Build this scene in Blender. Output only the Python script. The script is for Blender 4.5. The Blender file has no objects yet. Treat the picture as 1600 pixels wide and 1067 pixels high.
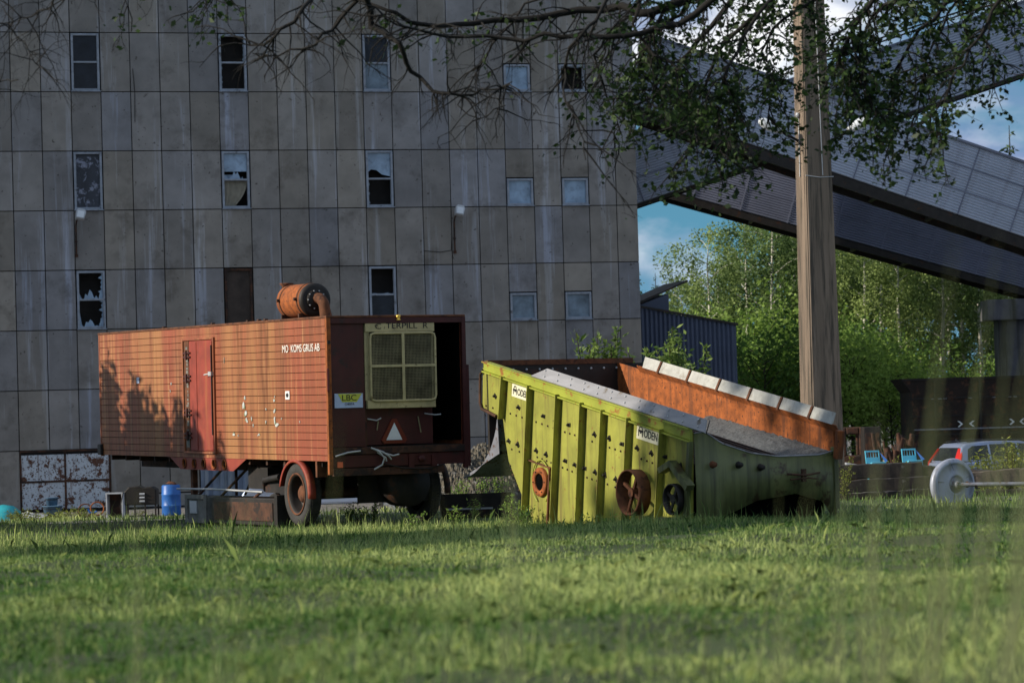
import bpy, math, random
import numpy as np
from mathutils import Vector, Matrix
from math import radians as R, sin, cos, pi
S = bpy.context.scene; COL = S.collection
random.seed(7)

# ------------------------------------------------------------------ camera, world, sun, exposure
EYE = Vector((0, 0, 1.8)); FPX = 4500.0; PITCH = .027; ROLL = .0295
cam_d = bpy.data.cameras.new('camera'); cam = bpy.data.objects.new('camera', cam_d); COL.objects.link(cam)
cam_d.sensor_width = 36; cam_d.lens = 36 * FPX / 1600; cam_d.clip_start = .05; cam_d.clip_end = 3000
cam.matrix_world = Matrix.Translation(EYE) @ Matrix.Rotation(pi / 2 + PITCH, 4, 'X') @ Matrix.Rotation(-ROLL, 4, 'Z')
cam_d.dof.use_dof = True; cam_d.dof.focus_distance = 55; cam_d.dof.aperture_fstop = 3.1
S.camera = cam

SUN = Vector((-.94, -.205, .43)).normalized()
el = math.asin(SUN.z); az = math.atan2(SUN.x, SUN.y)
sd = bpy.data.lights.new('sun', 'SUN'); so = bpy.data.objects.new('sun', sd); COL.objects.link(so)
sd.energy = 5.0; sd.angle = R(.5); sd.color = (1, .90, .74)
so.rotation_euler = SUN.to_track_quat('Z', 'Y').to_euler()

W = bpy.data.worlds.new('World'); S.world = W; W.use_nodes = True
nt = W.node_tree; nt.nodes.clear(); L = nt.links.new
def N(t, **k):
    n = nt.nodes.new(t)
    for a, b in k.items(): setattr(n, a, b)
    return n
out = N('ShaderNodeOutputWorld'); bg = N('ShaderNodeBackground'); bg.inputs['Strength'].default_value = .066
sky = N('ShaderNodeTexSky', sky_type='NISHITA', sun_disc=False, sun_elevation=el, sun_rotation=az % (2 * pi))
sky.air_density = 1.0; sky.dust_density = .3; sky.ozone_density = 2.5
tc = N('ShaderNodeTexCoord'); mp = N('ShaderNodeMapping'); mp.inputs['Scale'].default_value = (1, 1, 1.0); mp.inputs['Location'].default_value = (0, 0, .22)
L(tc.outputs['Generated'], mp.inputs[0]); L(mp.outputs[0], sky.inputs[0])
m2 = N('ShaderNodeMapping'); m2.inputs['Scale'].default_value = (1, 1, 2.2); m2.inputs['Location'].default_value = (.31, 0, .02)
nz = N('ShaderNodeTexNoise'); nz.inputs['Scale'].default_value = 9; nz.inputs['Detail'].default_value = 9; nz.inputs['Roughness'].default_value = .55
L(tc.outputs['Generated'], m2.inputs[0]); L(m2.outputs[0], nz.inputs[0])
rp = N('ShaderNodeValToRGB'); rp.color_ramp.elements[0].position = .42; rp.color_ramp.elements[1].position = .56
L(nz.outputs[0], rp.inputs[0])
n2 = N('ShaderNodeTexNoise'); n2.inputs['Scale'].default_value = 16; n2.inputs['Detail'].default_value = 6; L(m2.outputs[0], n2.inputs[0])
cr = N('ShaderNodeValToRGB'); e = cr.color_ramp.elements; e[0].position = .40; e[0].color = (3.0, 4.2, 7.0, 1); e[1].position = .60; e[1].color = (14, 14.2, 14.6, 1)
L(n2.outputs[0], cr.inputs[0])
mx = N('ShaderNodeMix', data_type='RGBA'); L(rp.outputs[0], mx.inputs['Factor']); hs = N('ShaderNodeHueSaturation'); hs.inputs['Saturation'].default_value = 1.2; hs.inputs['Hue'].default_value = .47; hs.inputs['Value'].default_value = 1.5; L(sky.outputs[0], hs.inputs['Color']); L(hs.outputs[0], mx.inputs['A']); L(cr.outputs[0], mx.inputs['B'])
L(mx.outputs['Result'], bg.inputs[0]); L(bg.outputs[0], out.inputs[0])
S.view_settings.view_transform = 'Standard'; S.view_settings.look = 'None'; S.view_settings.exposure = .25; S.view_settings.gamma = 1

# ------------------------------------------------------------------ helpers
def at(x, y, D):
    """the point of the place that a pixel of the 1600 px photograph shows at depth D"""
    r, q = cos(ROLL), sin(ROLL); c, s = cos(PITCH), sin(PITCH)
    u = ((x - 800) * r - (y - 533.5) * q) / FPX; v = ((x - 800) * q + (y - 533.5) * r) / FPX
    d = Vector((u, c + v * s, s - v * c)); return EYE + d * (D / d.y)

def lump(x, y):
    """unevenness of the meadow, metres (works on numbers and arrays)"""
    f = np.clip((40 - y) / 6, 0, 1)
    w = 1.1 * f * (.045 * np.sin(x * 1.5 + y * .8) * np.sin(y * 1.2 - x * .5) + .028 * np.sin(x * 3.3 - y * .6 + 1) * np.sin(y * 2.3 + x * .9) + .05 * np.sin(x * .45 + y * .33 + 2))
    w = w + (1 - f) * .02 * np.sin(x * .9 + y * .31) * np.sin(y * .8 - x * .4)
    return np.where((np.abs(x) < 60) & (y < 130), w + .20 * np.exp(-((x - 3) / 4.2) ** 2 - ((y - 42.5) / 4.2) ** 2), 0)
def gz(y, x=0):
    """height of the ground"""
    P_ = [(-60, .9), (0, .9), (10, .84), (20, .68), (29, .52), (32, .42), (37, .10), (42, .02), (58, 0), (66, -.2), (76, -.62), (88, -.80), (140, -.85), (2500, -.85)]
    for (a, b), (c, d) in zip(P_, P_[1:]):
        if y <= c: return b + (d - b) * (y - a) / (c - a)
    return -.85

def tag(o, label=None, cat=None, group=None, kind=None):
    if label: o['label'] = label
    if cat: o['category'] = cat
    if group: o['group'] = group
    if kind: o['kind'] = kind
    return o
def thing(name, loc, label, cat, group=None, rz=0, rx=0):
    o = bpy.data.objects.new(name, None); COL.objects.link(o); o.location = loc; o.rotation_euler = (rx, 0, rz)
    o.empty_display_size = .3
    return tag(o, label, cat, group)
def copy_tree(o, parent=None):
    c = o.copy(); COL.objects.link(c)
    if parent: c.parent = parent
    for ch in o.children: copy_tree(ch, c)
    return c

class MB:
    def __init__(s): s.v = []; s.f = []; s.smooth = []
    def add(s, vs, fs, sm=False, M=None):
        b = len(s.v)
        s.v += [tuple(M @ Vector(v)) if M else tuple(v) for v in vs]
        s.f += [tuple(b + i for i in f) for f in fs]; s.smooth += [sm] * len(fs); return s
    def box(s, a, b, M=None):
        x0, y0, z0 = a; x1, y1, z1 = b
        return s.add([(x0, y0, z0), (x1, y0, z0), (x1, y1, z0), (x0, y1, z0), (x0, y0, z1), (x1, y0, z1), (x1, y1, z1), (x0, y1, z1)],
                     [(0, 3, 2, 1), (4, 5, 6, 7), (0, 1, 5, 4), (1, 2, 6, 5), (2, 3, 7, 6), (3, 0, 4, 7)], M=M)
    def prism(s, poly, axis, a, b, M=None):
        """poly in the two other axes, extruded along axis from a to b"""
        n = len(poly)
        def mk(p, t):
            return (t, p[0], p[1]) if axis == 0 else (p[0], t, p[1]) if axis == 1 else (p[0], p[1], t)
        vs = [mk(p, a) for p in poly] + [mk(p, b) for p in poly]
        return s.add(vs, [tuple(range(n)), tuple(range(2 * n - 1, n - 1, -1))] + [(i, i + n, (i + 1) % n + n, (i + 1) % n) for i in range(n)], M=M)
    def tube(s, pts, r, n=8, cap=True, sm=True):
        pts = [Vector(p) for p in pts]; k = len(pts)
        rs = r if isinstance(r, (list, tuple)) else [r] * k
        vs = []; up = None
        for i, p in enumerate(pts):
            t = (pts[min(i + 1, k - 1)] - pts[max(i - 1, 0)])
            t = t.normalized() if t.length > 1e-9 else Vector((0, 0, 1))
            if up is None:
                up = t.orthogonal().normalized()
            else:
                up = (up - t * up.dot(t)); up = up.normalized() if up.length > 1e-6 else t.orthogonal().normalized()
            w = t.cross(up)
            for j in range(n):
                a = 2 * pi * j / n; vs.append(p + (up * cos(a) + w * sin(a)) * rs[i])
        fs = [(i * n + j, i * n + (j + 1) % n, (i + 1) * n + (j + 1) % n, (i + 1) * n + j) for i in range(k - 1) for j in range(n)]
        s.add(vs, fs, sm)
        if cap: s.add(vs[:n], [tuple(range(n - 1, -1, -1))]); s.add(vs[-n:], [tuple(range(n))])
        return s
    def lathe(s, prof, c, ax=(0, 0, 1), n=24, sm=True):
        """prof: list of (radius, height along ax)"""
        ax = Vector(ax).normalized(); u = ax.orthogonal().normalized(); w = ax.cross(u); c = Vector(c)
        vs = [c + ax * h + (u * cos(2 * pi * j / n) + w * sin(2 * pi * j / n)) * r for r, h in prof for j in range(n)]
        fs = [(i * n + j, i * n + (j + 1) % n, (i + 1) * n + (j + 1) % n, (i + 1) * n + j) for i in range(len(prof) - 1) for j in range(n)]
        return s.add(vs, fs, sm)
    def build(s, name, m, parent=None, bevel=0, label=None):
        me = bpy.data.meshes.new(name); me.from_pydata(s.v, [], s.f); me.update()
        if any(s.smooth): me.polygons.foreach_set('use_smooth', s.smooth)
        o = bpy.data.objects.new(name, me); COL.objects.link(o)
        if m: me.materials.append(m)
        if parent: o.parent = parent
        if bevel:
            b = o.modifiers.new('bevel', 'BEVEL'); b.width = bevel; b.segments = 2; b.limit_method = 'ANGLE'; b.angle_limit = R(40)
        if label: o['label'] = label
        return o

def text(s, size, m, parent, loc, rot, name='lettering', shear=0, extrude=.002, sx=1.0, sy=1.0):
    c = bpy.data.curves.new(name, 'FONT'); c.body = s; c.size = size; c.shear = shear; c.extrude = extrude; c.align_x = 'CENTER'; c.align_y = 'CENTER'
    c.materials.append(m); o = bpy.data.objects.new(name, c); COL.objects.link(o); o.parent = parent; o.location = loc; o.rotation_euler = rot; o.scale = (sx, sy, 1)
    return o

# ---- materials
def mat(name, col, rough=.7, metal=0, var=.25, scale=2.0, patch=None, pamt=.45, pscale=3.0, psoft=.06, streak=None, sscale=9.0, samt=.5, bump=.15, bscale=60, stretch=(1, 1, 1), spec=.4, fleck=None, fscale=40, famt=.68):
    m = bpy.data.materials.new(name); m.use_nodes = True; t = m.node_tree; n = t.nodes; l = t.links.new
    b = n['Principled BSDF']; b.inputs['Roughness'].default_value = rough; b.inputs['Metallic'].default_value = metal; b.inputs['Specular IOR Level'].default_value = spec
    tc = n.new('ShaderNodeTexCoord')
    def noise(sc, det=6, st=(1, 1, 1), ro=.6, off=0):
        mp = n.new('ShaderNodeMapping'); mp.inputs['Scale'].default_value = st; mp.inputs['Location'].default_value = (off, off * .7, off * .3); l(tc.outputs['Object'], mp.inputs[0])
        z = n.new('ShaderNodeTexNoise'); z.inputs['Scale'].default_value = sc; z.inputs['Detail'].default_value = det; z.inputs['Roughness'].default_value = ro; l(mp.outputs[0], z.inputs[0]); return z.outputs[0]
    def ramp(v, a, c):
        r = n.new('ShaderNodeMapRange'); r.inputs['From Min'].default_value = a; r.inputs['From Max'].default_value = c; l(v, r.inputs[0]); return r.outputs[0]
    def mix(f, A, B):
        x = n.new('ShaderNodeMix'); x.data_type = 'RGBA'; l(f, x.inputs['Factor'])
        if isinstance(A, tuple): x.inputs['A'].default_value = (*A, 1)
        else: l(A, x.inputs['A'])
        if isinstance(B, tuple): x.inputs['B'].default_value = (*B, 1)
        else: l(B, x.inputs['B'])
        return x.outputs['Result']
    lo = tuple(c * (1 - var) for c in col); hi = tuple(min(1, c * (1 + var)) for c in col)
    c = mix(ramp(noise(scale, 8, stretch), .3, .7), lo, hi)
    if streak:
        c = mix(ramp(noise(sscale, 5, (1, 1, .05), .7, 5), samt, samt + .14), c, streak)
    if patch:
        c = mix(ramp(noise(pscale, 10, (1, 1, 1), .68, 11), 1 - pamt, 1 - pamt + psoft), c, patch)
    if fleck:
        c = mix(ramp(noise(fscale, 4, (1, 1, 1), .6, 3), famt, famt + .04), c, fleck)
    l(c, b.inputs['Base Color'])
    if bump:
        bn = n.new('ShaderNodeBump'); bn.inputs['Strength'].default_value = bump; bn.inputs['Distance'].default_value = .01
        l(noise(bscale, 4, stretch), bn.inputs['Height']); l(bn.outputs[0], b.inputs['Normal'])
    m['mix'] = 0
    return m

rust = (.16, .045, .012); rustd = (.05, .018, .008); rusto = (.36, .12, .03)
MT = {}
MT['steel_dark'] = mat('dark_steel', (.018, .015, .014), .6, .2, .5, 3, patch=(.05, .02, .01), pamt=.42)
MT['rust'] = mat('rust', (.115, .042, .018), .85, 0, .45, 5, patch=(.05, .018, .01), pamt=.45, pscale=7)
MT['rust_dark'] = mat('dark_rust', (.06, .025, .014), .85, 0, .5, 4, patch=(.02, .012, .01), pamt=.5)
MT['rust_orange'] = mat('orange_rust', (.27, .075, .016), .85, 0, .45, 7, streak=(.12, .04, .016), sscale=5, samt=.50, patch=(.32, .16, .075), pamt=.36, pscale=6, fleck=(.07, .025, .012), fscale=22, famt=.6)
MT['red_dark'] = mat('faded_red_paint', (.055, .009, .008), .6, 0, .3, 3, patch=(.03, .012, .01), pamt=.42, streak=(.05, .015, .01), samt=.55)
MT['red'] = mat('red_door_paint', (.24, .036, .02), .6, 0, .25, 3, streak=(.30, .09, .03), sscale=6, samt=.55, patch=(.12, .03, .015), pamt=.36, pscale=6)
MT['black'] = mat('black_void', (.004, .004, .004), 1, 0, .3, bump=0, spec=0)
MT['tyre'] = mat('tyre_rubber', (.035, .034, .034), .85, 0, .4, 8, patch=(.08, .075, .07), pamt=.38)
MT['yellow_old'] = mat('old_cream_yellow_paint', (.46, .385, .20), .6, 0, .25, 4, patch=(.08, .04, .015), pamt=.40, pscale=6, fleck=(.05, .02, .01), fscale=25, famt=.66)
MT['wire'] = mat('wire_mesh', (.24, .21, .12), .6, .3, .5, 3)
MT['white'] = mat('white_paint', (.72, .74, .76), .5, 0, .08, 6, fleck=(.3, .2, .15), fscale=60, famt=.72)
MT['white_worn'] = mat('worn_white_lettering', (.75, .72, .68), .6, 0, .1, 6)
MT['signblue'] = mat('pale_blue_sign', (.42, .50, .70), .5, 0, .1, 6)
MT['signyel'] = mat('yellow_green_sign', (.50, .52, .06), .5, 0, .12, 8)
MT['signblk'] = mat('black_sign_paint', (.012, .012, .014), .5, 0, .1, bump=0)
MT['reflector'] = mat('red_reflector', (.14, .016, .012), .35, 0, .1)
MT['orange'] = mat('orange_plastic', (.75, .14, .06), .4, 0, .1)
MT['hose'] = mat('grey_hose', (.42, .43, .45), .4, .2, .2)
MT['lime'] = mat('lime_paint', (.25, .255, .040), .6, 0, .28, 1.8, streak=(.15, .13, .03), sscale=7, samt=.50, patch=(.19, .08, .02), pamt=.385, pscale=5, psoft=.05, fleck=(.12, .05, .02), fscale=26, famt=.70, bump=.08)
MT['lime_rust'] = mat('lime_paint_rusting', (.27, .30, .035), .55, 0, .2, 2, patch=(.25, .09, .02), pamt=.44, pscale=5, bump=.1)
MT['lime_shaded'] = mat('shaded_lime_paint', (.12, .135, .05), .45, 0, .3, 1.3, streak=(.05, .055, .025), sscale=2.6, samt=.48, patch=(.045, .03, .015), pamt=.42, pscale=2)  # lime darkened in colour for the end that faces away from the sun
MT['greyboard'] = mat('weathered_grey_board', (.24, .24, .26), .7, 0, .25, 5, stretch=(1, .12, 1), patch=(.13, .11, .09), pamt=.42, fleck=(.12, .1, .09), fscale=30, famt=.7)
MT['whiteboard'] = mat('white_grey_board', (.38, .38, .36), .7, 0, .22, 6, patch=(.22, .19, .16), pamt=.46, pscale=6, psoft=.2, bump=.6, bscale=9)
MT['gravel'] = mat('grey_grit', (.085, .09, .095), .95, 0, .5, 22, fleck=(.28, .28, .28), fscale=80, famt=.62, bump=1, bscale=40)
MT['concrete'] = mat('board_marked_concrete', (.235, .18, .138), .9, 0, .3, 2.5, streak=(.09, .075, .06), sscale=9, samt=.47, bump=.5, bscale=22, stretch=(1, 1, .06))
MT['concrete2'] = mat('grey_concrete', (.24, .235, .23), .9, 0, .2, 1.5, streak=(.14, .14, .14), sscale=3, samt=.55)
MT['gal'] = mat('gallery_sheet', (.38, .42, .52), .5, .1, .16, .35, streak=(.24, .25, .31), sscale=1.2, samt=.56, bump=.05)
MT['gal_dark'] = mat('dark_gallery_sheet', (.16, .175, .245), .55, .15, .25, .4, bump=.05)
MT['navy'] = mat('navy_sheet', (.05, .065, .11), .5, .1, .2, 1)
MT['bluegate'] = mat('blue_grey_gate', (.13, .17, .25), .6, .1, .3, 1.5, streak=(.22, .25, .3), sscale=4)
MT['gate'] = mat('peeling_white_gate', (.46, .50, .56), .7, 0, .12, 2, streak=(.14, .07, .045), sscale=7, samt=.54, patch=(.09, .035, .02), pamt=.45, pscale=3.5, psoft=.03, fleck=(.07, .028, .015), fscale=16, famt=.57)
MT['winframe'] = mat('window_frame', (.24, .27, .33), .6, 0, .25, 5, patch=(.09, .09, .1), pamt=.42)
MT['glass_dark'] = mat('dark_glass', (.012, .015, .024), .15, 0, .5, 2, patch=(.03, .034, .045), pamt=.42, psoft=.2, bump=0, spec=.22)
MT['glass_blue'] = mat('sky_reflection_glass', (.22, .31, .44), .18, 0, .4, 1.5, patch=(.06, .08, .11), pamt=.45, psoft=.25, bump=0, spec=.6)  # pale blue base paints the reflected sky into the panes
MT['glass_grey'] = mat('grimy_grey_glass', (.14, .19, .25), .3, 0, .5, 2, patch=(.2, .22, .24), pamt=.4, psoft=.2, bump=0)
MT['board'] = mat('brown_board', (.045, .033, .028), .8, 0, .5, 2)
MT['boarddk'] = mat('blotched_board', (.03, .035, .05), .6, 0, .4, 2, patch=(.2, .22, .3), pamt=.46, pscale=4, stretch=(1, 1, .3))
MT['curtain'] = mat('tan_curtain', (.24, .22, .18), .9, 0, .25, 4)
MT['bark_unlit'] = mat('unlit_bark', (.006, .005, .0045), .9, 0, .4, 12, stretch=(1, 1, .2), bump=.5)  # bark darkened so the overhead limbs read as unlit silhouettes
MT['bark'] = mat('bark', (.035, .026, .018), .9, 0, .4, 12, stretch=(1, 1, .2), bump=.5)
MT['birch_bark'] = mat('birch_bark', (.55, .53, .48), .8, 0, .15, 3, patch=(.03, .03, .03), pamt=.42, pscale=6)
MT['timber'] = mat('shaded_timber', (.022, .018, .017), .85, 0, .5, 3, stretch=(.2, 1, 1), patch=(.085, .08, .085), pamt=.38, pscale=5, bump=.6)  # shadow over the stack is darkened into the beams' base colour
MT['timber_grey'] = mat('greyed_timber', (.10, .08, .066), .85, 0, .4, 3, stretch=(.2, 1, 1), patch=(.06, .05, .045), pamt=.42, pscale=5, bump=.6)
MT['crate'] = mat('weathered_crate', (.17, .17, .16), .9, 0, .35, 5)
MT['disc'] = mat('pale_blue_grey_disc', (.36, .39, .50), .45, .2, .12, 3, streak=(.24, .25, .3), sscale=4, patch=(.16, .13, .11), pamt=.34, pscale=5)
MT['disc_in'] = mat('disc_hub', (.2, .21, .25), .5, .3, .2, 5, patch=(.1, .05, .03), pamt=.45, pscale=12)
MT['barrel'] = mat('blue_plastic', (.02, .11, .38), .4, 0, .15, 3, patch=(.1, .25, .5), pamt=.4)
MT['bucket'] = mat('blue_grey_plastic', (.10, .19, .30), .5, 0, .2, 5)
MT['teal'] = mat('teal_plastic', (.03, .36, .42), .5, 0, .15, 3)
MT['cyan'] = mat('light_blue_plastic', (.10, .48, .66), .45, 0, .12, 4)
MT['carpaint'] = mat('silver_blue_car_paint', (.30, .36, .52), .25, .5, .03, 1, bump=0, spec=.6)
MT['carglass'] = mat('car_glass', (.012, .015, .018), .05, 0, .3, bump=0, spec=.7)
MT['chrome'] = mat('silver_alloy', (.6, .62, .66), .3, .8, .1)
MT['taillight'] = mat('red_tail_light', (.62, .02, .02), .2, 0, .1, bump=0)
MT['plastic_dk'] = mat('dark_plastic', (.02, .02, .022), .5, 0, .2)
MT['lampglass'] = mat('lamp_glass', (.62, .66, .72), .2, 0, .1, bump=0)
MT['lampbody'] = mat('lamp_body', (.40, .42, .46), .5, .2, .2)
MT['brass'] = mat('brass', (.7, .42, .08), .3, .9, .2)

def facade_material():
    m = mat('concrete_panels', (.215, .204, .202), .85, 0, .22, .9, streak=(.34, .355, .41), sscale=2.4, samt=.56, patch=(.115, .105, .10), pamt=.47, pscale=1.0, psoft=.2, fleck=(.09, .08, .075), fscale=7, famt=.66, bump=.15, bscale=30)
    t = m.node_tree; n = t.nodes; l = t.links.new; b = n['Principled BSDF']
    src = b.inputs['Base Color'].links[0].from_socket
    a = n.new('ShaderNodeAttribute'); a.attribute_name = 'tint'
    x = n.new('ShaderNodeMix'); x.data_type = 'RGBA'; x.blend_type = 'MULTIPLY'; x.inputs['Factor'].default_value = 1
    l(src, x.inputs['A']); l(a.outputs['Color'], x.inputs['B']); l(x.outputs['Result'], b.inputs['Base Color']); return m
MT['facade'] = facade_material()
MT['joint'] = mat('dark_joint', (.02, .018, .018), .95, 0, .3)

def trailer_paint():
    """orange-brown painted planks, streaked by rust running down"""
    m = mat('orange_plank_paint', (.25, .066, .028), .6, 0, .28, 1.2, streak=(.33, .135, .05), sscale=1.6, samt=.47, patch=(.17, .05, .022), pamt=.37, pscale=4, bump=.12, fleck=(.12, .04, .02), fscale=30, famt=.68)
    t = m.node_tree; n = t.nodes; l = t.links.new; b = n['Principled BSDF']; src = b.inputs['Base Color'].links[0].from_socket
    tcn = n.new('ShaderNodeTexCoord')
    def ov(src, sc, st, lo, hi, colr, off):
        mp = n.new('ShaderNodeMapping'); mp.inputs['Scale'].default_value = st; mp.inputs['Location'].default_value = (0, off, 0); l(tcn.outputs['Object'], mp.inputs[0])
        z = n.new('ShaderNodeTexNoise'); z.inputs['Scale'].default_value = sc; z.inputs['Detail'].default_value = 5; z.inputs['Roughness'].default_value = .65; l(mp.outputs[0], z.inputs[0])
        r = n.new('ShaderNodeMapRange'); r.inputs['From Min'].default_value = lo; r.inputs['From Max'].default_value = hi; l(z.outputs[0], r.inputs[0])
        x = n.new('ShaderNodeMix'); x.data_type = 'RGBA'; l(r.outputs[0], x.inputs['Factor']); l(src, x.inputs['A']); x.inputs['B'].default_value = (*colr, 1); return x.outputs['Result']
    s = ov(src, 3.2, (1, 1, .03), .53, .68, (.15, .05, .018), 3)
    s = ov(s, 15, (1, 1, .02), .50, .66, (.20, .065, .025), 9)
    s = ov(s, 9, (1, 1, .03), .55, .68, (.40, .20, .085), 21)
    s = ov(s, .5, (1, 1, .3), .52, .72, (.27, .055, .03), 40)
    sp = n.new('ShaderNodeSeparateXYZ'); l(tcn.outputs['Object'], sp.inputs[0]); dv = n.new('ShaderNodeMath'); dv.operation = 'DIVIDE'; dv.inputs[1].default_value = 11.4; l(sp.outputs['Y'], dv.inputs[0])
    def bands(src, stops, colr, nsc):
        cr = n.new('ShaderNodeValToRGB'); e = cr.color_ramp.elements; e[0].position = 0; e[0].color = (0, 0, 0, 1); e[1].position = 1; e[1].color = (0, 0, 0, 1)
        for p, v in stops: q = e.new(p / 11.4); q.color = (v, v, v, 1)
        l(dv.outputs[0], cr.inputs[0]); mp = n.new('ShaderNodeMapping'); mp.inputs['Scale'].default_value = (1, 1, .12); l(tcn.outputs['Object'], mp.inputs[0])
        z = n.new('ShaderNodeTexNoise'); z.inputs['Scale'].default_value = nsc; z.inputs['Detail'].default_value = 6; l(mp.outputs[0], z.inputs[0])
        r = n.new('ShaderNodeMapRange'); r.inputs['From Min'].default_value = .35; r.inputs['From Max'].default_value = .62; l(z.outputs[0], r.inputs[0])
        mu = n.new('ShaderNodeMath'); mu.operation = 'MULTIPLY'; l(cr.outputs[0], mu.inputs[0]); l(r.outputs[0], mu.inputs[1])
        x = n.new('ShaderNodeMix'); x.data_type = 'RGBA'; l(mu.outputs[0], x.inputs['Factor']); l(src, x.inputs['A']); x.inputs['B'].default_value = (*colr, 1); return x.outputs['Result']
    s = bands(s, [(1.9, 0), (2.4, .75), (4.4, .7), (4.8, 0), (7.6, 0), (8.1, .6), (9.0, .6), (9.6, 0)], (.32, .155, .055), 4)
    s = bands(s, [(2.45, 0), (2.55, 1), (2.9, .9), (3.0, 0), (3.7, 0), (3.8, .9), (4.0, .8), (4.08, 0), (8.25, 0), (8.35, .8), (8.5, 0), (10.6, 0), (10.7, .7), (10.85, 0)], (.15, .05, .015), 9)
    l(s, b.inputs['Base Color']); return m
MT['plank'] = trailer_paint()

def leaf_mat(name, c1, c2, trans=.35, vary=False):
    m = bpy.data.materials.new(name); m.use_nodes = True; t = m.node_tree; n = t.nodes; l = t.links.new; n.clear()
    o = n.new('ShaderNodeOutputMaterial'); a = n.new('ShaderNodeAttribute'); a.attribute_name = 'tint'
    x = n.new('ShaderNodeMix'); x.data_type = 'RGBA'; x.inputs['A'].default_value = (*c1, 1); x.inputs['B'].default_value = (*c2, 1); l(a.outputs['Fac'], x.inputs['Factor'])
    oi = n.new('ShaderNodeObjectInfo'); mr = n.new('ShaderNodeMapRange'); mr.inputs['To Min'].default_value = .6; mr.inputs['To Max'].default_value = 1.25; l(oi.outputs['Random'], mr.inputs[0])
    hv = n.new('ShaderNodeHueSaturation'); l(mr.outputs[0], hv.inputs['Value']); mh = n.new('ShaderNodeMapRange'); mh.inputs['To Min'].default_value = .52; mh.inputs['To Max'].default_value = .485; l(oi.outputs['Random'], mh.inputs[0]); l(mh.outputs[0], hv.inputs['Hue']); l(x.outputs['Result'], hv.inputs['Color'])
    if vary: x = hv; x_out = hv.outputs[0]
    else: x_out = x.outputs['Result']
    d = n.new('ShaderNodeBsdfPrincipled'); d.inputs['Roughness'].default_value = .55; d.inputs['Specular IOR Level'].default_value = .25; l(x_out, d.inputs['Base Color'])
    tr = n.new('ShaderNodeBsdfTranslucent'); l(x_out, tr.inputs[0])
    mi = n.new('ShaderNodeMixShader'); mi.inputs[0].default_value = trans; l(d.outputs[0], mi.inputs[1]); l(tr.outputs[0], mi.inputs[2]); l(mi.outputs[0], o.inputs[0])
    return m
MT['leaf_birch'] = leaf_mat('birch_leaves', (.07, .12, .035), (.31, .42, .14), .45, True)
MT['leaf_spruce'] = leaf_mat('spruce_needles', (.02, .045, .02), (.06, .10, .035), .15)
MT['leaf_bush'] = leaf_mat('bush_leaves', (.09, .17, .03), (.31, .47, .10), .5, True)
MT['leaf_branch'] = leaf_mat('branch_leaves', (.012, .028, .008), (.06, .11, .028), .3)
MT['leaf_willow'] = leaf_mat('willow_leaves', (.06, .12, .02), (.20, .28, .07))
MT['leaf_weed'] = leaf_mat('weed_leaves', (.08, .12, .02), (.28, .30, .06))
MT['stalk'] = leaf_mat('dry_stalks', (.15, .18, .06), (.40, .40, .19), .3)
MT['grass'] = leaf_mat('grass_blades', (.055, .14, .026), (.50, .58, .21), .35)

def quads_mesh(name, V, F4, tint, m, parent=None):
    """V (n,k,3) polygons of k corners; tint (n,) per polygon"""
    n, k, _ = V.shape
    me = bpy.data.meshes.new(name); me.vertices.add(n * k); me.vertices.foreach_set('co', V.reshape(-1).astype(np.float32))
    me.loops.add(n * k); me.loops.foreach_set('vertex_index', np.arange(n * k, dtype=np.int32))
    me.polygons.add(n); me.polygons.foreach_set('loop_start', (np.arange(n) * k).astype(np.int32)); me.polygons.foreach_set('loop_total', np.full(n, k, np.int32))
    a = me.attributes.new('tint', 'FLOAT', 'POINT'); a.data.foreach_set('value', np.repeat(tint, k).astype(np.float32))
    me.materials.append(m); me.update(calc_edges=True); me.validate()
    o = bpy.data.objects.new(name, me); COL.objects.link(o)
    if parent: o.parent = parent
    return o

def leaves(rng, C, size, flat=.3, aspect=.55, droop=0, sizevar=.35):
    """leaf-shaped 4-gons (diamond) round centres C"""
    n = len(C); d = rng.normal(size=(n, 3)); d[:, 2] = d[:, 2] * .6 - droop; d /= np.linalg.norm(d, axis=1)[:, None]
    u = rng.normal(size=(n, 3)); u[:, 2] *= flat; s = np.cross(d, u); s /= np.linalg.norm(s, axis=1)[:, None] + 1e-9
    L_ = size * (1 + sizevar * rng.normal(size=n)).clip(.4, 1.8); L_ = L_[:, None]
    return np.stack([C, C + d * L_ * .45 + s * L_ * aspect * .5, C + d * L_, C + d * L_ * .45 - s * L_ * aspect * .5], 1)

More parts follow.
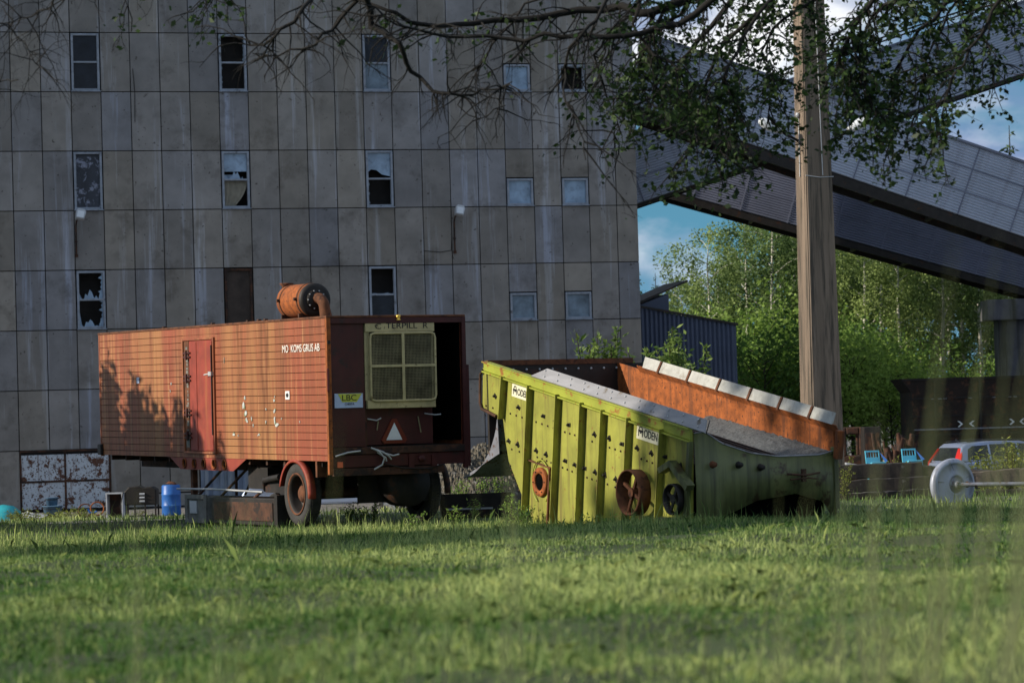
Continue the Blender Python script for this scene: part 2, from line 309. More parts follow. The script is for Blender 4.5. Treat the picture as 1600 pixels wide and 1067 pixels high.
# ------------------------------------------------------------------ ground
def ground():
    ys = sorted(set([-60, -20] + [i * .5 for i in range(-10, 100)] + [i * 1.0 for i in range(50, 130)] + [140, 160, 200, 300, 600, 2500]))
    xs = sorted(set([-1500, -400, -150, -80] + [i * 1.0 for i in range(-50, 51)] + [i * .5 for i in range(-28, 29)] + [80, 150, 400, 1500]))
    rng = random.Random(3); mb = MB(); nx = len(xs)
    for y in ys:
        for x in xs:
            mb.v.append((x, y, gz(y, x) + float(lump(x, y)) - (.03 if y > 40 else 0)))
    for j in range(len(ys) - 1):
        for i in range(nx - 1): mb.f.append((j * nx + i, j * nx + i + 1, (j + 1) * nx + i + 1, (j + 1) * nx + i)); mb.smooth.append(True)
    m = mat('soil_and_grass', (.035, .055, .014), .95, 0, .5, .8, patch=(.06, .05, .03), pamt=.42, pscale=1.2, psoft=.2, bump=1, bscale=14)
    t = m.node_tree; n = t.nodes; l = t.links.new; b = n['Principled BSDF']; src = b.inputs['Base Color'].links[0].from_socket
    tcn = n.new('ShaderNodeTexCoord'); sp = n.new('ShaderNodeSeparateXYZ'); l(tcn.outputs['Object'], sp.inputs[0])
    z = n.new('ShaderNodeTexNoise'); z.inputs['Scale'].default_value = .25; z.inputs['Detail'].default_value = 6; l(tcn.outputs['Object'], z.inputs[0])
    ad = n.new('ShaderNodeMath'); ad.operation = 'MULTIPLY_ADD'; ad.inputs[1].default_value = 30; l(z.outputs[0], ad.inputs[0]); l(sp.outputs['Y'], ad.inputs[2])
    r = n.new('ShaderNodeMapRange'); r.inputs['From Min'].default_value = 72; r.inputs['From Max'].default_value = 80; l(ad.outputs[0], r.inputs[0])
    z2 = n.new('ShaderNodeTexNoise'); z2.inputs['Scale'].default_value = 9; z2.inputs['Detail'].default_value = 8; l(tcn.outputs['Object'], z2.inputs[0])
    rr = n.new('ShaderNodeValToRGB'); rr.color_ramp.elements[0].color = (.05, .046, .042, 1); rr.color_ramp.elements[0].position = .35; rr.color_ramp.elements[1].color = (.30, .28, .26, 1); rr.color_ramp.elements[1].position = .7; l(z2.outputs[0], rr.inputs[0])
    x = n.new('ShaderNodeMix'); x.data_type = 'RGBA'; l(r.outputs[0], x.inputs['Factor']); l(src, x.inputs['A']); l(rr.outputs[0], x.inputs['B']); l(x.outputs['Result'], b.inputs['Base Color'])
    o = mb.build('ground', m); tag(o, 'uneven grassy ground turning to grey gravel by the factory wall', 'ground', kind='structure')
ground()

# ------------------------------------------------------------------ factory building
B0 = EYE + Vector((-16.518, 96.04, 11.428)); BT = .2615; PW = 1.0024
bld = thing('factory_building', (B0.x, B0.y, 0), 'tall grey factory block clad in stained concrete panels with few small windows', 'building', rz=BT)
# local: x along the wall to the right, -y out of the wall; row joints at z = Z0 - 2m
Z0 = B0.z; NL, NR = -14, 21.83
def window_cells():
    w = {}
    for m, full in ((-3, 1), (-1, 1), (1, 1), (3, 1)):
        for c in (-8, -3, 2, 7, 12): w[(c, m)] = 'full'
        for c in (17, 19): w[(c, m)] = 'half'
    return w
WIN = window_cells()
def facade():
    mb = MB(); tints = []; rng = random.Random(5)
    def panel(x0, x1, z0, z1, row, colm):
        g = .016; k = rng.uniform(-.004, .004)
        before = len(mb.v)
        mb.box((x0 + g, -.05 + k, z0 + g), (x1 - g, .0, z1 - g))
        base = rng.uniform(.84, 1.15); warm = rng.choice([0, .5, 1, 1.3, -.8, -1.6])
        tints.extend([(base * (1 + .035 * warm), base * (1 + .005 * warm), base * (1 - .06 * warm), 1)] * (len(mb.v) - before))
    for m in range(-7, 7):
        zt = Z0 - 2 * m; zb = zt - 2
        for c in range(NL, 22):
            x0 = c * PW; x1 = min((c + 1) * PW, NR)
            k = WIN.get((c, m))
            if k == 'full': continue
            if k == 'half': panel(x0, x1, zb + 1.0, zt, m, c); continue
            if m == 6 and 0 <= c <= 2: continue
            if m == 6 and 6.0 <= c <= 9: continue
            zb2 = zb + (.45 if (m == 6 and 3 <= c <= 5) else 0)
            panel(x0, x1, zb2, zt, m, c)
    o = mb.build('wall_panels', MT['facade'], bld)
    a = o.data.attributes.new('tint', 'FLOAT_COLOR', 'POINT'); a.data.foreach_set('color', [v for t in tints for v in t])
    # dark backing, with real window openings left between the strips
    bk = MB(); zlo, zhi = -1.6, Z0 + 14
    bk.box((NL * PW, .45, zlo), (NR - .02, .6, zhi))
    for m in range(-7, 7):                                      # the joints' backing everywhere except at the windows
        zt = Z0 - 2 * m; run = NL * PW
        for c in range(NL, 23):
            k = WIN.get((c, m)) if c < 22 else 'end'
            if k:
                x1 = min(c * PW, NR - .02)
                if x1 > run: bk.box((run, .002, zt - 2), (x1, .06, zt))
                if k == 'half': bk.box((x1 , .002, zt - 1), (x1 + PW, .06, zt))
                run = (c + 1) * PW
    bk.box((NL * PW, .02, zlo), (NR - .02, .3, Z0 - 14 + .0))
    bk.build('wall_backing', MT['joint'], bld)
    sd = MB(); rr = random.Random(8)                                       # right-hand flank, panels as well
    for m in range(-7, 7):
        for c in range(14):
            sd.box((NR - .03, .08 + c * PW, Z0 - 2 * m - 2 + .016), (NR + .02, .08 + (c + 1) * PW - .03, Z0 - 2 * m - .016))
    s = sd.build('flank_panels', MT['facade'], bld); a = s.data.attributes.new('tint', 'FLOAT_COLOR', 'POINT'); a.data.foreach_set('color', [1.0] * 4 * len(sd.v))
    MB().box((NR - .4, .3, zlo), (NR - .04, 14, zhi)).build('flank_backing', MT['joint'], bld)
    MB().box((NL * PW, -.1, zhi), (NR + .05, 14.2, zhi + .3)).build('roof', MT['concrete2'], bld)
    MB().box((NL * PW, .6, zlo), (NL * PW + .3, 14, zhi)).box((NL * PW, 13.9, zlo), (NR - .4, 14.1, zhi)).build('rear_walls', MT['concrete2'], bld)
facade()

def shard(mb, x0, x1, z0, z1, y, side, rng, depth):
    """jagged leftover glass along one side of a pane"""
    n = 11; pts = []
    if side in ('bottom', 'top'):
        for i in range(n + 1):
            x = x0 + (x1 - x0) * i / n; h = depth * (.15 + .85 * rng.random() ** 2 + .35 * sin(i * 1.1 + x0))
            pts.append((x, z0 + h if side == 'bottom' else z1 - h))
        base = [(x1, z0), (x0, z0)] if side == 'bottom' else [(x1, z1), (x0, z1)]
    else:
        for i in range(n + 1):
            z = z0 + (z1 - z0) * i / n; h = depth * (.3 + rng.random()) if i % 2 else depth * .3 * rng.random()
            pts.append((x0 + h if side == 'left' else x1 - h, z))
        base = [(x0, z1), (x0, z0)] if side == 'left' else [(x1, z1), (x1, z0)]
    poly = pts + base
    mb.prism(poly, 1, y, y + .006)

PANE = {  # (col,row): (upper, lower)
    (2, -1): ('glass_dark', 'glass_dark'), (7, -1): ('open', 'open'), (12, -1): ('glass_dark', 'glass_grey'), (17, -1): ('glass_blue',), (19, -1): ('open',),
    (2, 1): ('boarddk',), (7, 1): ('brokenblue', 'curtain'), (12, 1): ('brokentop', 'open'), (17, 1): ('glass_blue',), (19, 1): ('glass_blue',),
    (2, 3): ('shards', 'shards'), (7, 3): ('board',), (12, 3): ('open', 'glass_dark'), (17, 3): ('glass_grey',), (19, 3): ('glass_grey',)}
def windows():
    rng = random.Random(11)
    for (c, m), kind in WIN.items():
        x0 = c * PW + .03; x1 = (c + 1) * PW - .03; zb = Z0 - 2 * m - 2 + .03; zt = zb + (1.94 if kind == 'full' else .94)
        spec = PANE.get((c, m), ('glass_dark', 'glass_dark') if kind == 'full' else ('glass_grey',))
        brown = spec == ('board',); fw = .075
        f = MB(); y0, y1 = -.075, .09
        f.box((x0, y0, zb), (x0 + fw, y1, zt)).box((x1 - fw, y0, zb), (x1, y1, zt)).box((x0 + fw, y0, zt - fw), (x1 - fw, y1, zt)).box((x0 + fw, y0, zb), (x1 - fw, y1, zb + fw))
        f.box((x0 - .03, -.14, zb - .035), (x1 + .03, -.06, zb - .003))
        if len(spec) == 2: f.box((x0 + fw, y0 + .012, (zb + zt) / 2 - .03), (x1 - fw, y1 - .01, (zb + zt) / 2 + .03))
        fo = f.build('window', MT['rust_dark'] if brown else MT['winframe'], bld, bevel=.006)
        # reveal behind the frame
        rv = MB(); rv.box((x0, .09, zb - .02), (x0 + .02, .44, zt + .02)).box((x1 - .02, .09, zb - .02), (x1, .44, zt + .02)).box((x0, .09, zt), (x1, .44, zt + .02)).box((x0, .09, zb - .02), (x1, .44, zb)); rv.build('reveal', MT['joint'], fo)
        cells = [(zb + fw, zt - fw)] if len(spec) == 1 else [((zb + zt) / 2 + .03, zt - fw), (zb + fw, (zb + zt) / 2 - .03)]
        for s_, (a, b) in zip(spec, cells):
            X0, X1 = x0 + fw, x1 - fw
            if s_ == 'open':
                g = MB(); shard(g, X0, X1, a, b, .02, rng.choice(['left', 'bottom', 'top', 'right']), rng, .05); g.build('glass_shard', MT['glass_grey'], fo)
            elif s_ == 'shards':
                g = MB(); shard(g, X0, X1, a, b, .02, 'bottom', rng, .42); shard(g, X0, X1, a, b, .03, 'right', rng, .12); g.build('glass_shard', MT['glass_blue'], fo)
            elif s_ == 'brokenblue':
                g = MB(); g.box((X0, .02, a + .25), (X1, .028, b)); shard(g, X0, X1 - .15, a, b, .03, 'bottom', rng, .28); g.build('glass_pane', MT['glass_blue'], fo)
            elif s_ == 'brokentop':
                g = MB(); g.box((X0, .02, a + .42), (X1, .028, b)); g.prism([(X0, a + .2), (X0 + .12, a + .3), (X0 + .3, a + .27), (X0 + .5, a + .12), (X1, a + .05), (X1, a + .42), (X0, a + .42)], 1, .02, .027); g.build('glass_pane', MT['glass_blue'], fo)
            elif s_ == 'curtain':
                g = MB(); n = 14; vs = []
                for j in range(9):
                    for i in range(n + 1):
                        u = i / n; v = j / 8; xx = X0 + (X1 - X0) * (u * (1 - .55 * v * v)); vs.append((xx, .10 + .03 * sin(u * 30), b - (b - a) * v))
                g.add(vs, [(j * (n + 1) + i, j * (n + 1) + i + 1, (j + 1) * (n + 1) + i + 1, (j + 1) * (n + 1) + i) for j in range(8) for i in range(n)], True); g.build('curtain', MT['curtain'], fo)
            else:
                g = MB(); g.box((X0, .0 if 'board' in s_ else .02, a), (X1, .03, b)); g.build('glass_pane' if 'glass' in s_ else 'boarding', MT[s_], fo)
windows()
def gates():
    # rusty double gate at the foot of the wall
    gt = MB(); za, zb = Z0 - 12, Z0 - 14
    for i in range(2):
        for j in range(2):
            gt.box((.04 + i * 1.47, -.06, zb + .03 + j * .92), (.04 + i * 1.47 + 1.44, -.02, zb + j * .92 + .93))
    o = gt.build('rusty_gate', MT['gate'], bld, bevel=.01)
    MB().box((.0, -.085, zb), (.05, -.02, za)).box((2.96, -.085, zb), (3.0, -.02, za)).box((1.46, -.08, zb), (1.53, -.062, za - .06)).box((.05, -.08, zb + .92), (1.46, -.062, zb + .99)).box((1.53, -.08, zb + .92), (2.96, -.062, zb + .99)).box((.05, -.09, za - .06), (2.96, -.02, za)).build('gate_frame', MT['rust_dark'], o)
    # blue corrugated gate, seen under the trailer
    g = MB(); x = 6.05; k = 0
    while x < 10.0:
        g.box((x, -.05 - (k % 2) * .05, zb), (x + .13, .0, za - .02)); x += .13; k += 1
    g.build('corrugated_gate', MT['bluegate'], bld)
    # plinth under the short panels
    MB().box((3.02, -.03, zb), (6.0, .0, zb + .42)).build('plinth', MT['concrete2'], bld)
    # cables on the wall
    c = MB(); c.tube([(4.1, -.06, 14.0), (4.15, -.07, 13.2), (4.13, -.06, 12.2)], .012, 5)
    c.tube([(14.0, -.06, 7.72), (14.6, -.07, 7.66), (15.0, -.06, 7.72), (15.03, -.06, 8.2)], .012, 5)
    c.build('cable', MT['steel_dark'], bld)
gates()
# ---- wall lamps
def wall_lamp(x, z, dz, label):
    o = thing('wall_lamp', bld.matrix_basis @ Vector((0, 0, 0)), label, 'lamp', 'floodlights on the factory wall')
    Mw = Matrix.Translation(bld.location) @ Matrix.Rotation(BT, 4, 'Z'); o.location = Mw @ Vector((x, 0, z)); o.rotation_euler = (0, 0, BT)
    MB().tube([(0, -.10, -dz), (0, -.10, -.25), (.02, -.16, -.08), (.1, -.34, .03)], .028, 8).build('bracket', MT['rust_dark'], o)
    MB().box((-.05, -.13, -dz - .04), (.05, -.05, -dz + .06)).box((-.04, -.13, -dz + .45), (.04, -.05, -dz + .5)).build('clamp', MT['rust_dark'], o)
    h = MB(); M_ = Matrix.Translation((.13, -.42, .1)) @ Matrix.Rotation(R(-18), 4, 'X') @ Matrix.Rotation(R(12), 4, 'Y')
    h.prism([(-.15, -.16), (.13, -.16), (.17, .1), (.11, .2), (-.1, .2), (-.17, .1)], 1, -.10, .10, M=M_); h.build('lamp_head', MT['lampbody'], o, bevel=.02)
    MB().box((-.12, -.125, -.13), (.11, -.10, .1), M=M_).build('lens', MT['lampglass'], o)
wall_lamp(2.05, 8.95, 1.25, 'white floodlight on a rusty bracket above the broken window, left of the trailer roof')
wall_lamp(15.12, 8.95, 1.3, 'white floodlight on a bracket between the factory windows, above the trailer rear')

# navy corrugated shed behind the corner
def shed():
    o = thing('corrugated_shed', (5.2, 104, gz(104)), 'navy blue corrugated metal shed with sloping roof behind the lime machine', 'shed', rz=R(14))
    w = MB(); x = -1.6; k = 0
    while x < 2.95:
        zt = 5.62 - .185 * (x + .4) - gz(104)
        w.add([(x, 0, 0), (x + .05, -.05, 0), (x + .12, -.05, 0), (x + .17, 0, 0), (x, 0, zt), (x + .05, -.05, zt), (x + .12, -.05, zt), (x + .17, 0, zt)], [(0, 1, 5, 4), (1, 2, 6, 5), (2, 3, 7, 6)]); x += .17
    w.build('corrugated_wall', MT['navy'], o)
    MB().box((2.95, .0, 0), (3.05, 7, 5.9)).box((-1.6, 6.9, 0), (2.95, 7, 5.9)).build('side_wall', MT['navy'], o)
    rf = MB(); rf.prism([(-1.7, 6.72), (3.1, 5.78), (3.1, 5.86), (-1.7, 6.80)], 1, -.12, .0)
    rf.build('eaves_trim', MT['steel_dark'], o)
    g = MB(); g.prism([(-.5, 6.42), (.62, 6.35), (.62, 7.0), (-.5, 6.6)], 1, .3, 3.0)
    g.build('roof_dormer', MT['navy'], o)
    MB().prism([(-.6, 6.62), (1.35, 7.42), (1.35, 7.48), (-.6, 6.70)], 1, .2, 3.2).build('dormer_roof', MT['steel_dark'], o)
    for i in range(5): pass
shed()

# ------------------------------------------------------------------ conveyor galleries
def gallery(name_label, p0, p1, h, depth, m, beam=.35, pitch=.1, seams=2.0, hseams=(.5,), rail=False):
    p0 = Vector(p0); p1 = Vector(p1); dx = p1 - p0; Lg = dx.length; d = dx.normalized()
    o = thing('conveyor_gallery', p0, name_label, 'conveyor gallery', 'covered conveyor galleries')
    ang = math.atan2(d.y, d.x); o.rotation_euler = (0, -math.asin(d.z), ang)
    # local x along; z up across; -y towards the camera
    prof = []; n = int(h / pitch)
    for i in range(n):
        z = i * h / n; q = h / n
        prof += [(0, z), (-.035, z + q * .3), (-.035, z + q * .5), (0, z + q * .8)]
    prof += [(0, h)]
    vs = [(0, y, z) for y, z in prof] + [(Lg, y, z) for y, z in prof]; k = len(prof)
    s = MB().add(vs, [(i, i + 1, i + 1 + k, i + k) for i in range(k - 1)]); s.build('side_sheeting', m, o)
    MB().box((0, depth, 0), (Lg, depth + .05, h)).build('rear_sheeting', m, o)
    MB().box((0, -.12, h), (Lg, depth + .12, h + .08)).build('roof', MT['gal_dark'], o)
    MB().box((0, .05, -.02), (Lg, depth, .05)).build('floor', MT['steel_dark'], o)
    b = MB(); b.box((0, .02, -beam), (Lg, .16, -.03)).box((0, depth - .16, -beam), (Lg, depth - .02, -.03))
    x = 1.0
    while x < Lg: b.box((x, .16, -beam + .04), (x + .12, depth - .16, -.06)); x += 2.2
    b.build('floor_beams', MT['steel_dark'], o)
    t = MB(); x = .8
    while x < Lg: t.box((x, -.052, .0), (x + .05, -.03, h)); x += seams
    for z in hseams: t.box((0, -.050, z * h), (Lg, -.032, z * h + .035))
    t.build('sheet_seams', MT['gal_dark'], o)
    if rail:
        r = MB(); r.tube([(0, 0, h + .45), (Lg, 0, h + .45)], .035, 6); r.tube([(0, depth, h + .45), (Lg, depth, h + .45)], .035, 6)
        x = .5
        while x < Lg: r.tube([(x, 0, h), (x + .35, 0, h + .45)], .02, 5); r.tube([(x, depth, h), (x + .35, depth, h + .45)], .02, 5); x += 1.3
        r.build('roof_rail', MT['steel_dark'], o)
    return o
gallery('nearest pale corrugated conveyor gallery sloping down to the right from the factory corner', (4.3, 104.5, 13.25), (34, 104.5, 2.15), 2.55, 2.4, MT['gal'], .42, hseams=(.33, .67))
gallery('corrugated conveyor gallery rising to the upper right behind the nearest one, with roof rail', (2.6, 112, 9.3), (34, 114, 19.0), 2.65, 2.2, MT['gal'], .12, hseams=(.36,), rail=True)
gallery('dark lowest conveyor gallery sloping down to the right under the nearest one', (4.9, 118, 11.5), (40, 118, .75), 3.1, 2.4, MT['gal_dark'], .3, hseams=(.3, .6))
# support of the lowest gallery
sup = thing('gallery_support', (20.6, 118.8, gz(118)), 'grey concrete column with a wide capital under the lowest gallery', 'column')
MT['dark_concrete'] = mat('dark_stained_concrete', (.11, .11, .125), .9, 0, .3, 1.5, streak=(.05, .05, .05), sscale=3, samt=.5)
MB().box((-.62, -.6, 0), (.62, .6, 6.1)).build('shaft', MT['dark_concrete'], sup, bevel=.03)
MB().box((-1.1, -.9, 6.1), (2.2, .9, 6.95)).build('capital', MT['dark_concrete'], sup, bevel=.03)

# ------------------------------------------------------------------ tall concrete mast
def mast():
    o = thing('concrete_mast', (7.47, 70, gz(70) - .1), 'tall square concrete mast with board-marked faces and two lamps', 'mast', rz=R(16))
    mb = MB(); H = 18.0
    def half(z): return .415 - .0088 * (z - .0)
    n = 8; vs = []
    for i in range(n + 1):
        z = H * i / n; a = half(z) ; c = .05
        for (sx, sy) in ((-1, -1), (1, -1), (1, 1), (-1, 1)):
            if (sx * sy) > 0: vs += [(sx * a, sy * (a - c), z), (sx * (a - c), sy * a, z)]
            else: vs += [(sx * (a - c), sy * a, z), (sx * a, sy * (a - c), z)]
    fs = [(i * 8 + j, i * 8 + (j + 1) % 8, (i + 1) * 8 + (j + 1) % 8, (i + 1) * 8 + j) for i in range(n) for j in range(8)] + [tuple(range(n * 8, n * 8 + 8))]
    mb.add(vs, fs)
    # board marks: raised fillets running up each face
    rr = random.Random(2)
    for f in range(2):
        for k in range(17):
            u = -.9 + k * .112 + rr.uniform(-.02, .02)
            z0 = 0
            a0 = half(0); a1 = half(H); w = .009
            if f == 0: mb.add([(u * a0 - w, -a0 - .004, 0), (u * a0 + w, -a0 - .004, 0), (u * a1 + w, -a1 - .004, H), (u * a1 - w, -a1 - .004, H)], [(0, 1, 2, 3)])
            else: mb.add([(-a0 - .004, u * a0 + w, 0), (-a0 - .004, u * a0 - w, 0), (-a1 - .004, u * a1 - w, H), (-a1 - .004, u * a1 + w, H)], [(0, 1, 2, 3)])
    mb.build('shaft', MT['concrete'], o)
    c = MB(); a = half(7.9) + .012
    c.tube([(-a, -a, 7.95), (0, -a - .01, 7.9), (a, -a, 7.92), (a, a, 7.9)], .012, 5)
    c.tube([(.08, -a - .0, 7.95), (.06, -half(10) - .02, 10), (.03, -half(13) - .02, 13), (.0, -half(17) - .02, 17)], .014, 5)
    c.tube([(-a - .01, -.0, 7.95), (-a - .0, -.0, 8.9), (-a + .01, .02, 9.4)], .016, 5)
    c.build('wiring', MT['hose'], o)
    MB().lathe([(.0, .05), (.06, .05), (.06, 0)], (-a - .005, 0, 9.45), (-1, 0, 0), 12).build('junction_box', MT['lampbody'], o)
    return o
mast()
def mast_lamp(p, dirx, label):
    """a lamp on a short arm; p = world point of the arm's root on the mast, dirx = +1 right / -1 left"""
    o = thing('mast_lamp', p, label, 'lamp', 'pair of lamps on the concrete mast')
    MB().tube([(0, 0, 0), (dirx * .28, -.05, .14), (dirx * .46, -.08, .26)], .03, 8).build('arm', MT['steel_dark'], o)
    h = MB(); ax = Vector((dirx * .86, -.15, .42)).normalized()
    h.lathe([(.0, -.02), (.05, 0), (.10, .1), (.135, .3), (.12, .5), (.06, .6), (.0, .62)], (dirx * .42, -.08, .24), ax, 16); h.build('lamp_head', MT['lampglass'], o)
    MB().lathe([(.0, -.06), (.07, -.05), (.08, .08), (.06, .1)], (dirx * .42, -.08, .24), ax, 14).build('socket', MT['lampbody'], o)
mast_lamp((7.92, 69.9, 8.35), 1, 'white lamp on the right side of the concrete mast')
mast_lamp((7.1, 69.8, 8.35), -1, 'white lamp on the left side of the concrete mast')

# ------------------------------------------------------------------ orange trailer
T0 = Vector((-3.221, 50, 0)); YAW = R(28.4)
tr = thing('box_trailer', T0, 'long orange-brown rusty box trailer with open rear end holding an engine', 'trailer', rz=YAW, rx=.0137)
def trailer():
    Lb, Wd, zb, zt = 11.32, 2.67, 1.165, 3.67
    rng = random.Random(4)
    # plank side: 17 planks with dark gaps, real depth
    mb = MB(); n = 17; h = (zt - .16 - zb - .10) / n
    segs = [(.06, 5.06), (6.66, Lb - .05)]
    for a, b in segs:
        for i in range(n):
            z = zb + .1 + i * h; mb.box((-.012 + rng.uniform(-.001, .001), a, z + .0055), (.02, b, z + h - .0055))
    for a, b in ((5.06, 6.66),):                                  # above the door
        mb.box((-.01, a, 3.43), (.02, b, zt - .16))
    mb.box((-.008, .06, zb + .0), (.02, Lb - .05, zb + .094)).box((-.012, .06, zt - .155), (.02, Lb - .05, zt - .02))
    sm = mb; y = .5
    while y < Lb - .2:
        if not 4.98 < y < 6.7: sm.box((-.0135, y, zb + .1), (-.005, y + .006, zt - .17))
        y += .86
    rv = mb
    for i in range(n + 1):
        z = zb + .1 + i * h; y = .3
        while y < Lb - .2:
            if rng.random() < .0 and not 4.95 < y < 6.75: rv.box((-.022, y, z - .012), (-.008, y + .016, z + .004))
            y += .2
    side = mb.build('side_wall', MT['plank'], tr)
    MB().box((.02, .05, zb), (.05, Lb - .04, zt - .03)).build('side_backing', MT['rust_dark'], tr)
    MB().box((Wd - .06, .05, zb), (Wd - .0, Lb, zt - .03)).box((.05, Lb - .06, zb), (Wd - .06, Lb, zt - .03)).build('outer_walls', MT['plank'], tr)
    MB().box((-.03, -.02, zt - .02), (Wd + .02, Lb + .03, zt + .02)).build('roof', MT['rust'], tr, bevel=.008)
    MB().box((Wd - .09, .06, zb + .3), (Wd - .062, Lb - .1, zt - .04)).box((2.1, 1.2, zb + .3), (Wd - .09, 1.24, zt - .04)).build('interior_shade_sheet', MT['black'], tr)  # black sheets added to paint the unlit trailer interior dark
    MB().box((.15, 2.3, .42), (2.45, 2.36, 1.1)).box((.95, .9, .38), (2.4, .95, .95)).box((.25, 3.3, .6), (.8, 4.2, 1.0)).build('added_dark_plate', MT['steel_dark'], tr)  # dark plates added to close off the bright view under the trailer
    MB().box((.05, .04, zb), (Wd - .06, Lb - .06, zb + .06)).build('floor', MT['rust_dark'], tr)
    # corner posts
    MB().box((-.03, -.03, .93), (.05, .045, zt - .02)).build('corner_post', MT['rust_orange'], tr, bevel=.006)
    MB().box((-.02, Lb - .05, zb - .03), (.05, Lb + .02, zt - .02)).build('corner_post', MT['plank'], tr, bevel=.006)
    MB().box((Wd - .06, -.03, .97), (Wd + .02, .05, zt - .02)).box((Wd + .02, -.03, 1.0), (Wd + .07, .05, 2.8)).build('corner_post', MT['red_dark'], tr, bevel=.006)
    MB().box((.05, -.03, zt - .12), (Wd - .06, .05, zt - .025)).build('rear_header', MT['red_dark'], tr, bevel=.005)
    c = MB().box((-.07, Lb - .12, zb + .0), (.0, Lb + .08, zb + .22)).build('coupling_bracket', MT['steel_dark'], tr, bevel=.02)
    # side door
    d = MB().box((-.035, 5.12, 1.29), (.015, 6.30, 3.40)).build('side_door', MT['red'], tr, bevel=.008)
    MB().box((-.05, 5.14, 1.31), (-.035, 5.55, 3.38)).box((-.045, 5.93, 1.31), (-.036, 6.28, 3.38)).build('door_panel', MT['red'], d, bevel=.004)
    MB().box((-.05, 5.06, 1.24), (.02, 5.11, 3.45)).box((-.05, 6.60, 1.24), (.02, 6.655, 3.45)).box((-.05, 5.11, 3.41), (.02, 6.6, 3.45)).box((-.05, 5.11, 1.24), (.02, 6.6, 1.285)).build('door_frame', MT['plank'], tr, bevel=.005)
    st = MB()                                                      # worn jamb beside the hinges
    st.box((-.03, 6.33, 1.3), (.01, 6.58, 3.4)); st.build('door_jamb', MT['rust'], tr)
    wf = MB()
    for i in range(26):
        z = 1.4 + i * .073 + rng.uniform(-.02, .02); wf.box((-.034, 6.36 + rng.random() * .04, z), (-.031, 6.42 + rng.random() * .08, z + .03 + .03 * rng.random()))
    wf.box((-.036, 6.36, 1.36), (-.032, 6.52, 1.52)); wf.build('peeled_paint', MT['crate'], tr)
    for z in (3.13, 2.68, 2.02, 1.58):
        hm = MB(); hm.box((-.07, 6.20, z - .05), (-.035, 6.56, z - .02)).box((-.07, 6.20, z + .03), (-.035, 6.56, z + .06)).tube([(-.075, 6.37, z - .09), (-.075, 6.37, z + .09)], .025, 8)
        hm.build('hinge', MT['red_dark'], d)
    MB().tube([(-.07, 5.12, 1.6), (-.07, 5.12, 3.3)], .014, 6).build('lock_rod', MT['steel_dark'], d)
    MB().box((-.10, 5.08, 2.72), (-.05, 5.22, 2.80)).tube([(-.08, 5.2, 2.76), (-.13, 5.34, 2.74)], .014, 6).build('handle', MT['hose'], d)
    # faded lettering
    rs = (pi / 2, 0, -pi / 2)
    text('MO  KOMS GRUS AB', .165, MT['white_worn'], tr, (-.026, 1.09, 3.145), rs, sx=1.07, sy=1.15)
    s = MB().box((-.026, 1.62, 2.25), (-.020, 1.80, 2.40)).build('sticker', MT['white'], tr)
    MB().prism([(1.67, 2.29), (1.75, 2.29), (1.77, 2.34), (1.71, 2.37), (1.65, 2.34)], 0, -.030, -.027).build('sticker_mark', MT['signblk'], s)
    MB().prism([(9.02, 2.62), (9.16, 2.62), (9.16, 2.74), (9.02, 2.74)], 0, -.026, -.02).build('sticker', MT['signblue'], tr)
    # flaked patches where paint has gone down to pale primer
    fl = MB(); fg = MB()
    spots = [(3.66, 2.29, .04, .05), (3.72, 2.1, .07, .10), (3.62, 1.98, .07, .09), (3.6, 1.88, .06, .05), (3.35, 1.9, .03, .05), (3.3, 1.78, .025, .04), (2.28, 2.3, .02, .02), (2.32, 2.22, .05, .04), (2.3, 2.05, .05, .05), (2.28, 1.88, .05, .08), (2.2, 1.78, .09, .05), (2.7, 1.86, .03, .05), (2.68, 2.08, .02, .03), (3.0, 1.62, .05, .04), (3.1, 1.6, .02, .02), (4.2, 1.63, .06, .04), (4.0, 1.6, .02, .02), (2.0, 1.9, .015, .03), (1.2, 1.85, .02, .03), (7.3, 2.6, .03, .04), (7.35, 2.45, .02, .03), (4.6, 3.0, .01, .06)]
    for (y, z, w, hh) in spots:
        w *= 1.25; hh *= 1.0
        for q in range(3):
            k = 7; cy = y + rng.uniform(-.5, .5) * w; cz = z + rng.uniform(-.6, .6) * hh
            poly = [(cy + w * .62 * (.5 + rng.random() * .6) * cos(2 * pi * i / k), cz + hh * .62 * (.5 + rng.random() * .6) * sin(2 * pi * i / k)) for i in range(k)]
            (fl if q else fg).prism(poly, 0, -.0235 - .001 * q, -.016)
    fl.build('paint_flakes', mat('pale_primer', (.42, .45, .44), .7, 0, .3, 20), side); fg.build('bare_spots', mat('green_primer', (.18, .22, .12), .7), side)
    # support plate with oval holes, below the side
    yy = [7.47, 6.88, 4.32, 3.76]; pl = MB()
    hy = [6.74, 6.24, 5.76, 5.25, 4.74]; edges = sorted([4.32, 6.88] + [v + s_ * .09 for v in hy for s_ in (-1, 1)])
    pl.prism([(3.7, 1.16), (4.32, .93), (4.65, .93), (4.65, 1.16)], 0, .0, .012).prism([(6.83, .93), (6.95, .93), (7.5, 1.16), (6.83, 1.16)], 0, .0, .012)
    for i, (a, b) in enumerate(zip([4.65] + [v + .09 for v in reversed(hy)], [v - .09 for v in reversed(hy)] + [6.83])):
        if b > a: pl.box((0, a, .93), (.012, b, 1.16))
    for v in hy: pl.box((0, v - .09, .93), (.012, v + .09, .975)).box((0, v - .09, 1.12), (.012, v + .09, 1.16))
    po = pl.build('support_plate', MT['red'], tr)
    for v in hy:
        MB().lathe([(.085, 0), (.105, -.012), (.085, -.02), (.083, .02)], (.0, v, 1.047), (1, 0, 0), 18).build('hole_rim', MT['rust_orange'], po)
    # chassis, cross members
    ch = MB()
    for x in (.75, 1.85): ch.box((x, .12, .9), (x + .1, 11.0, 1.16))
    y = .5
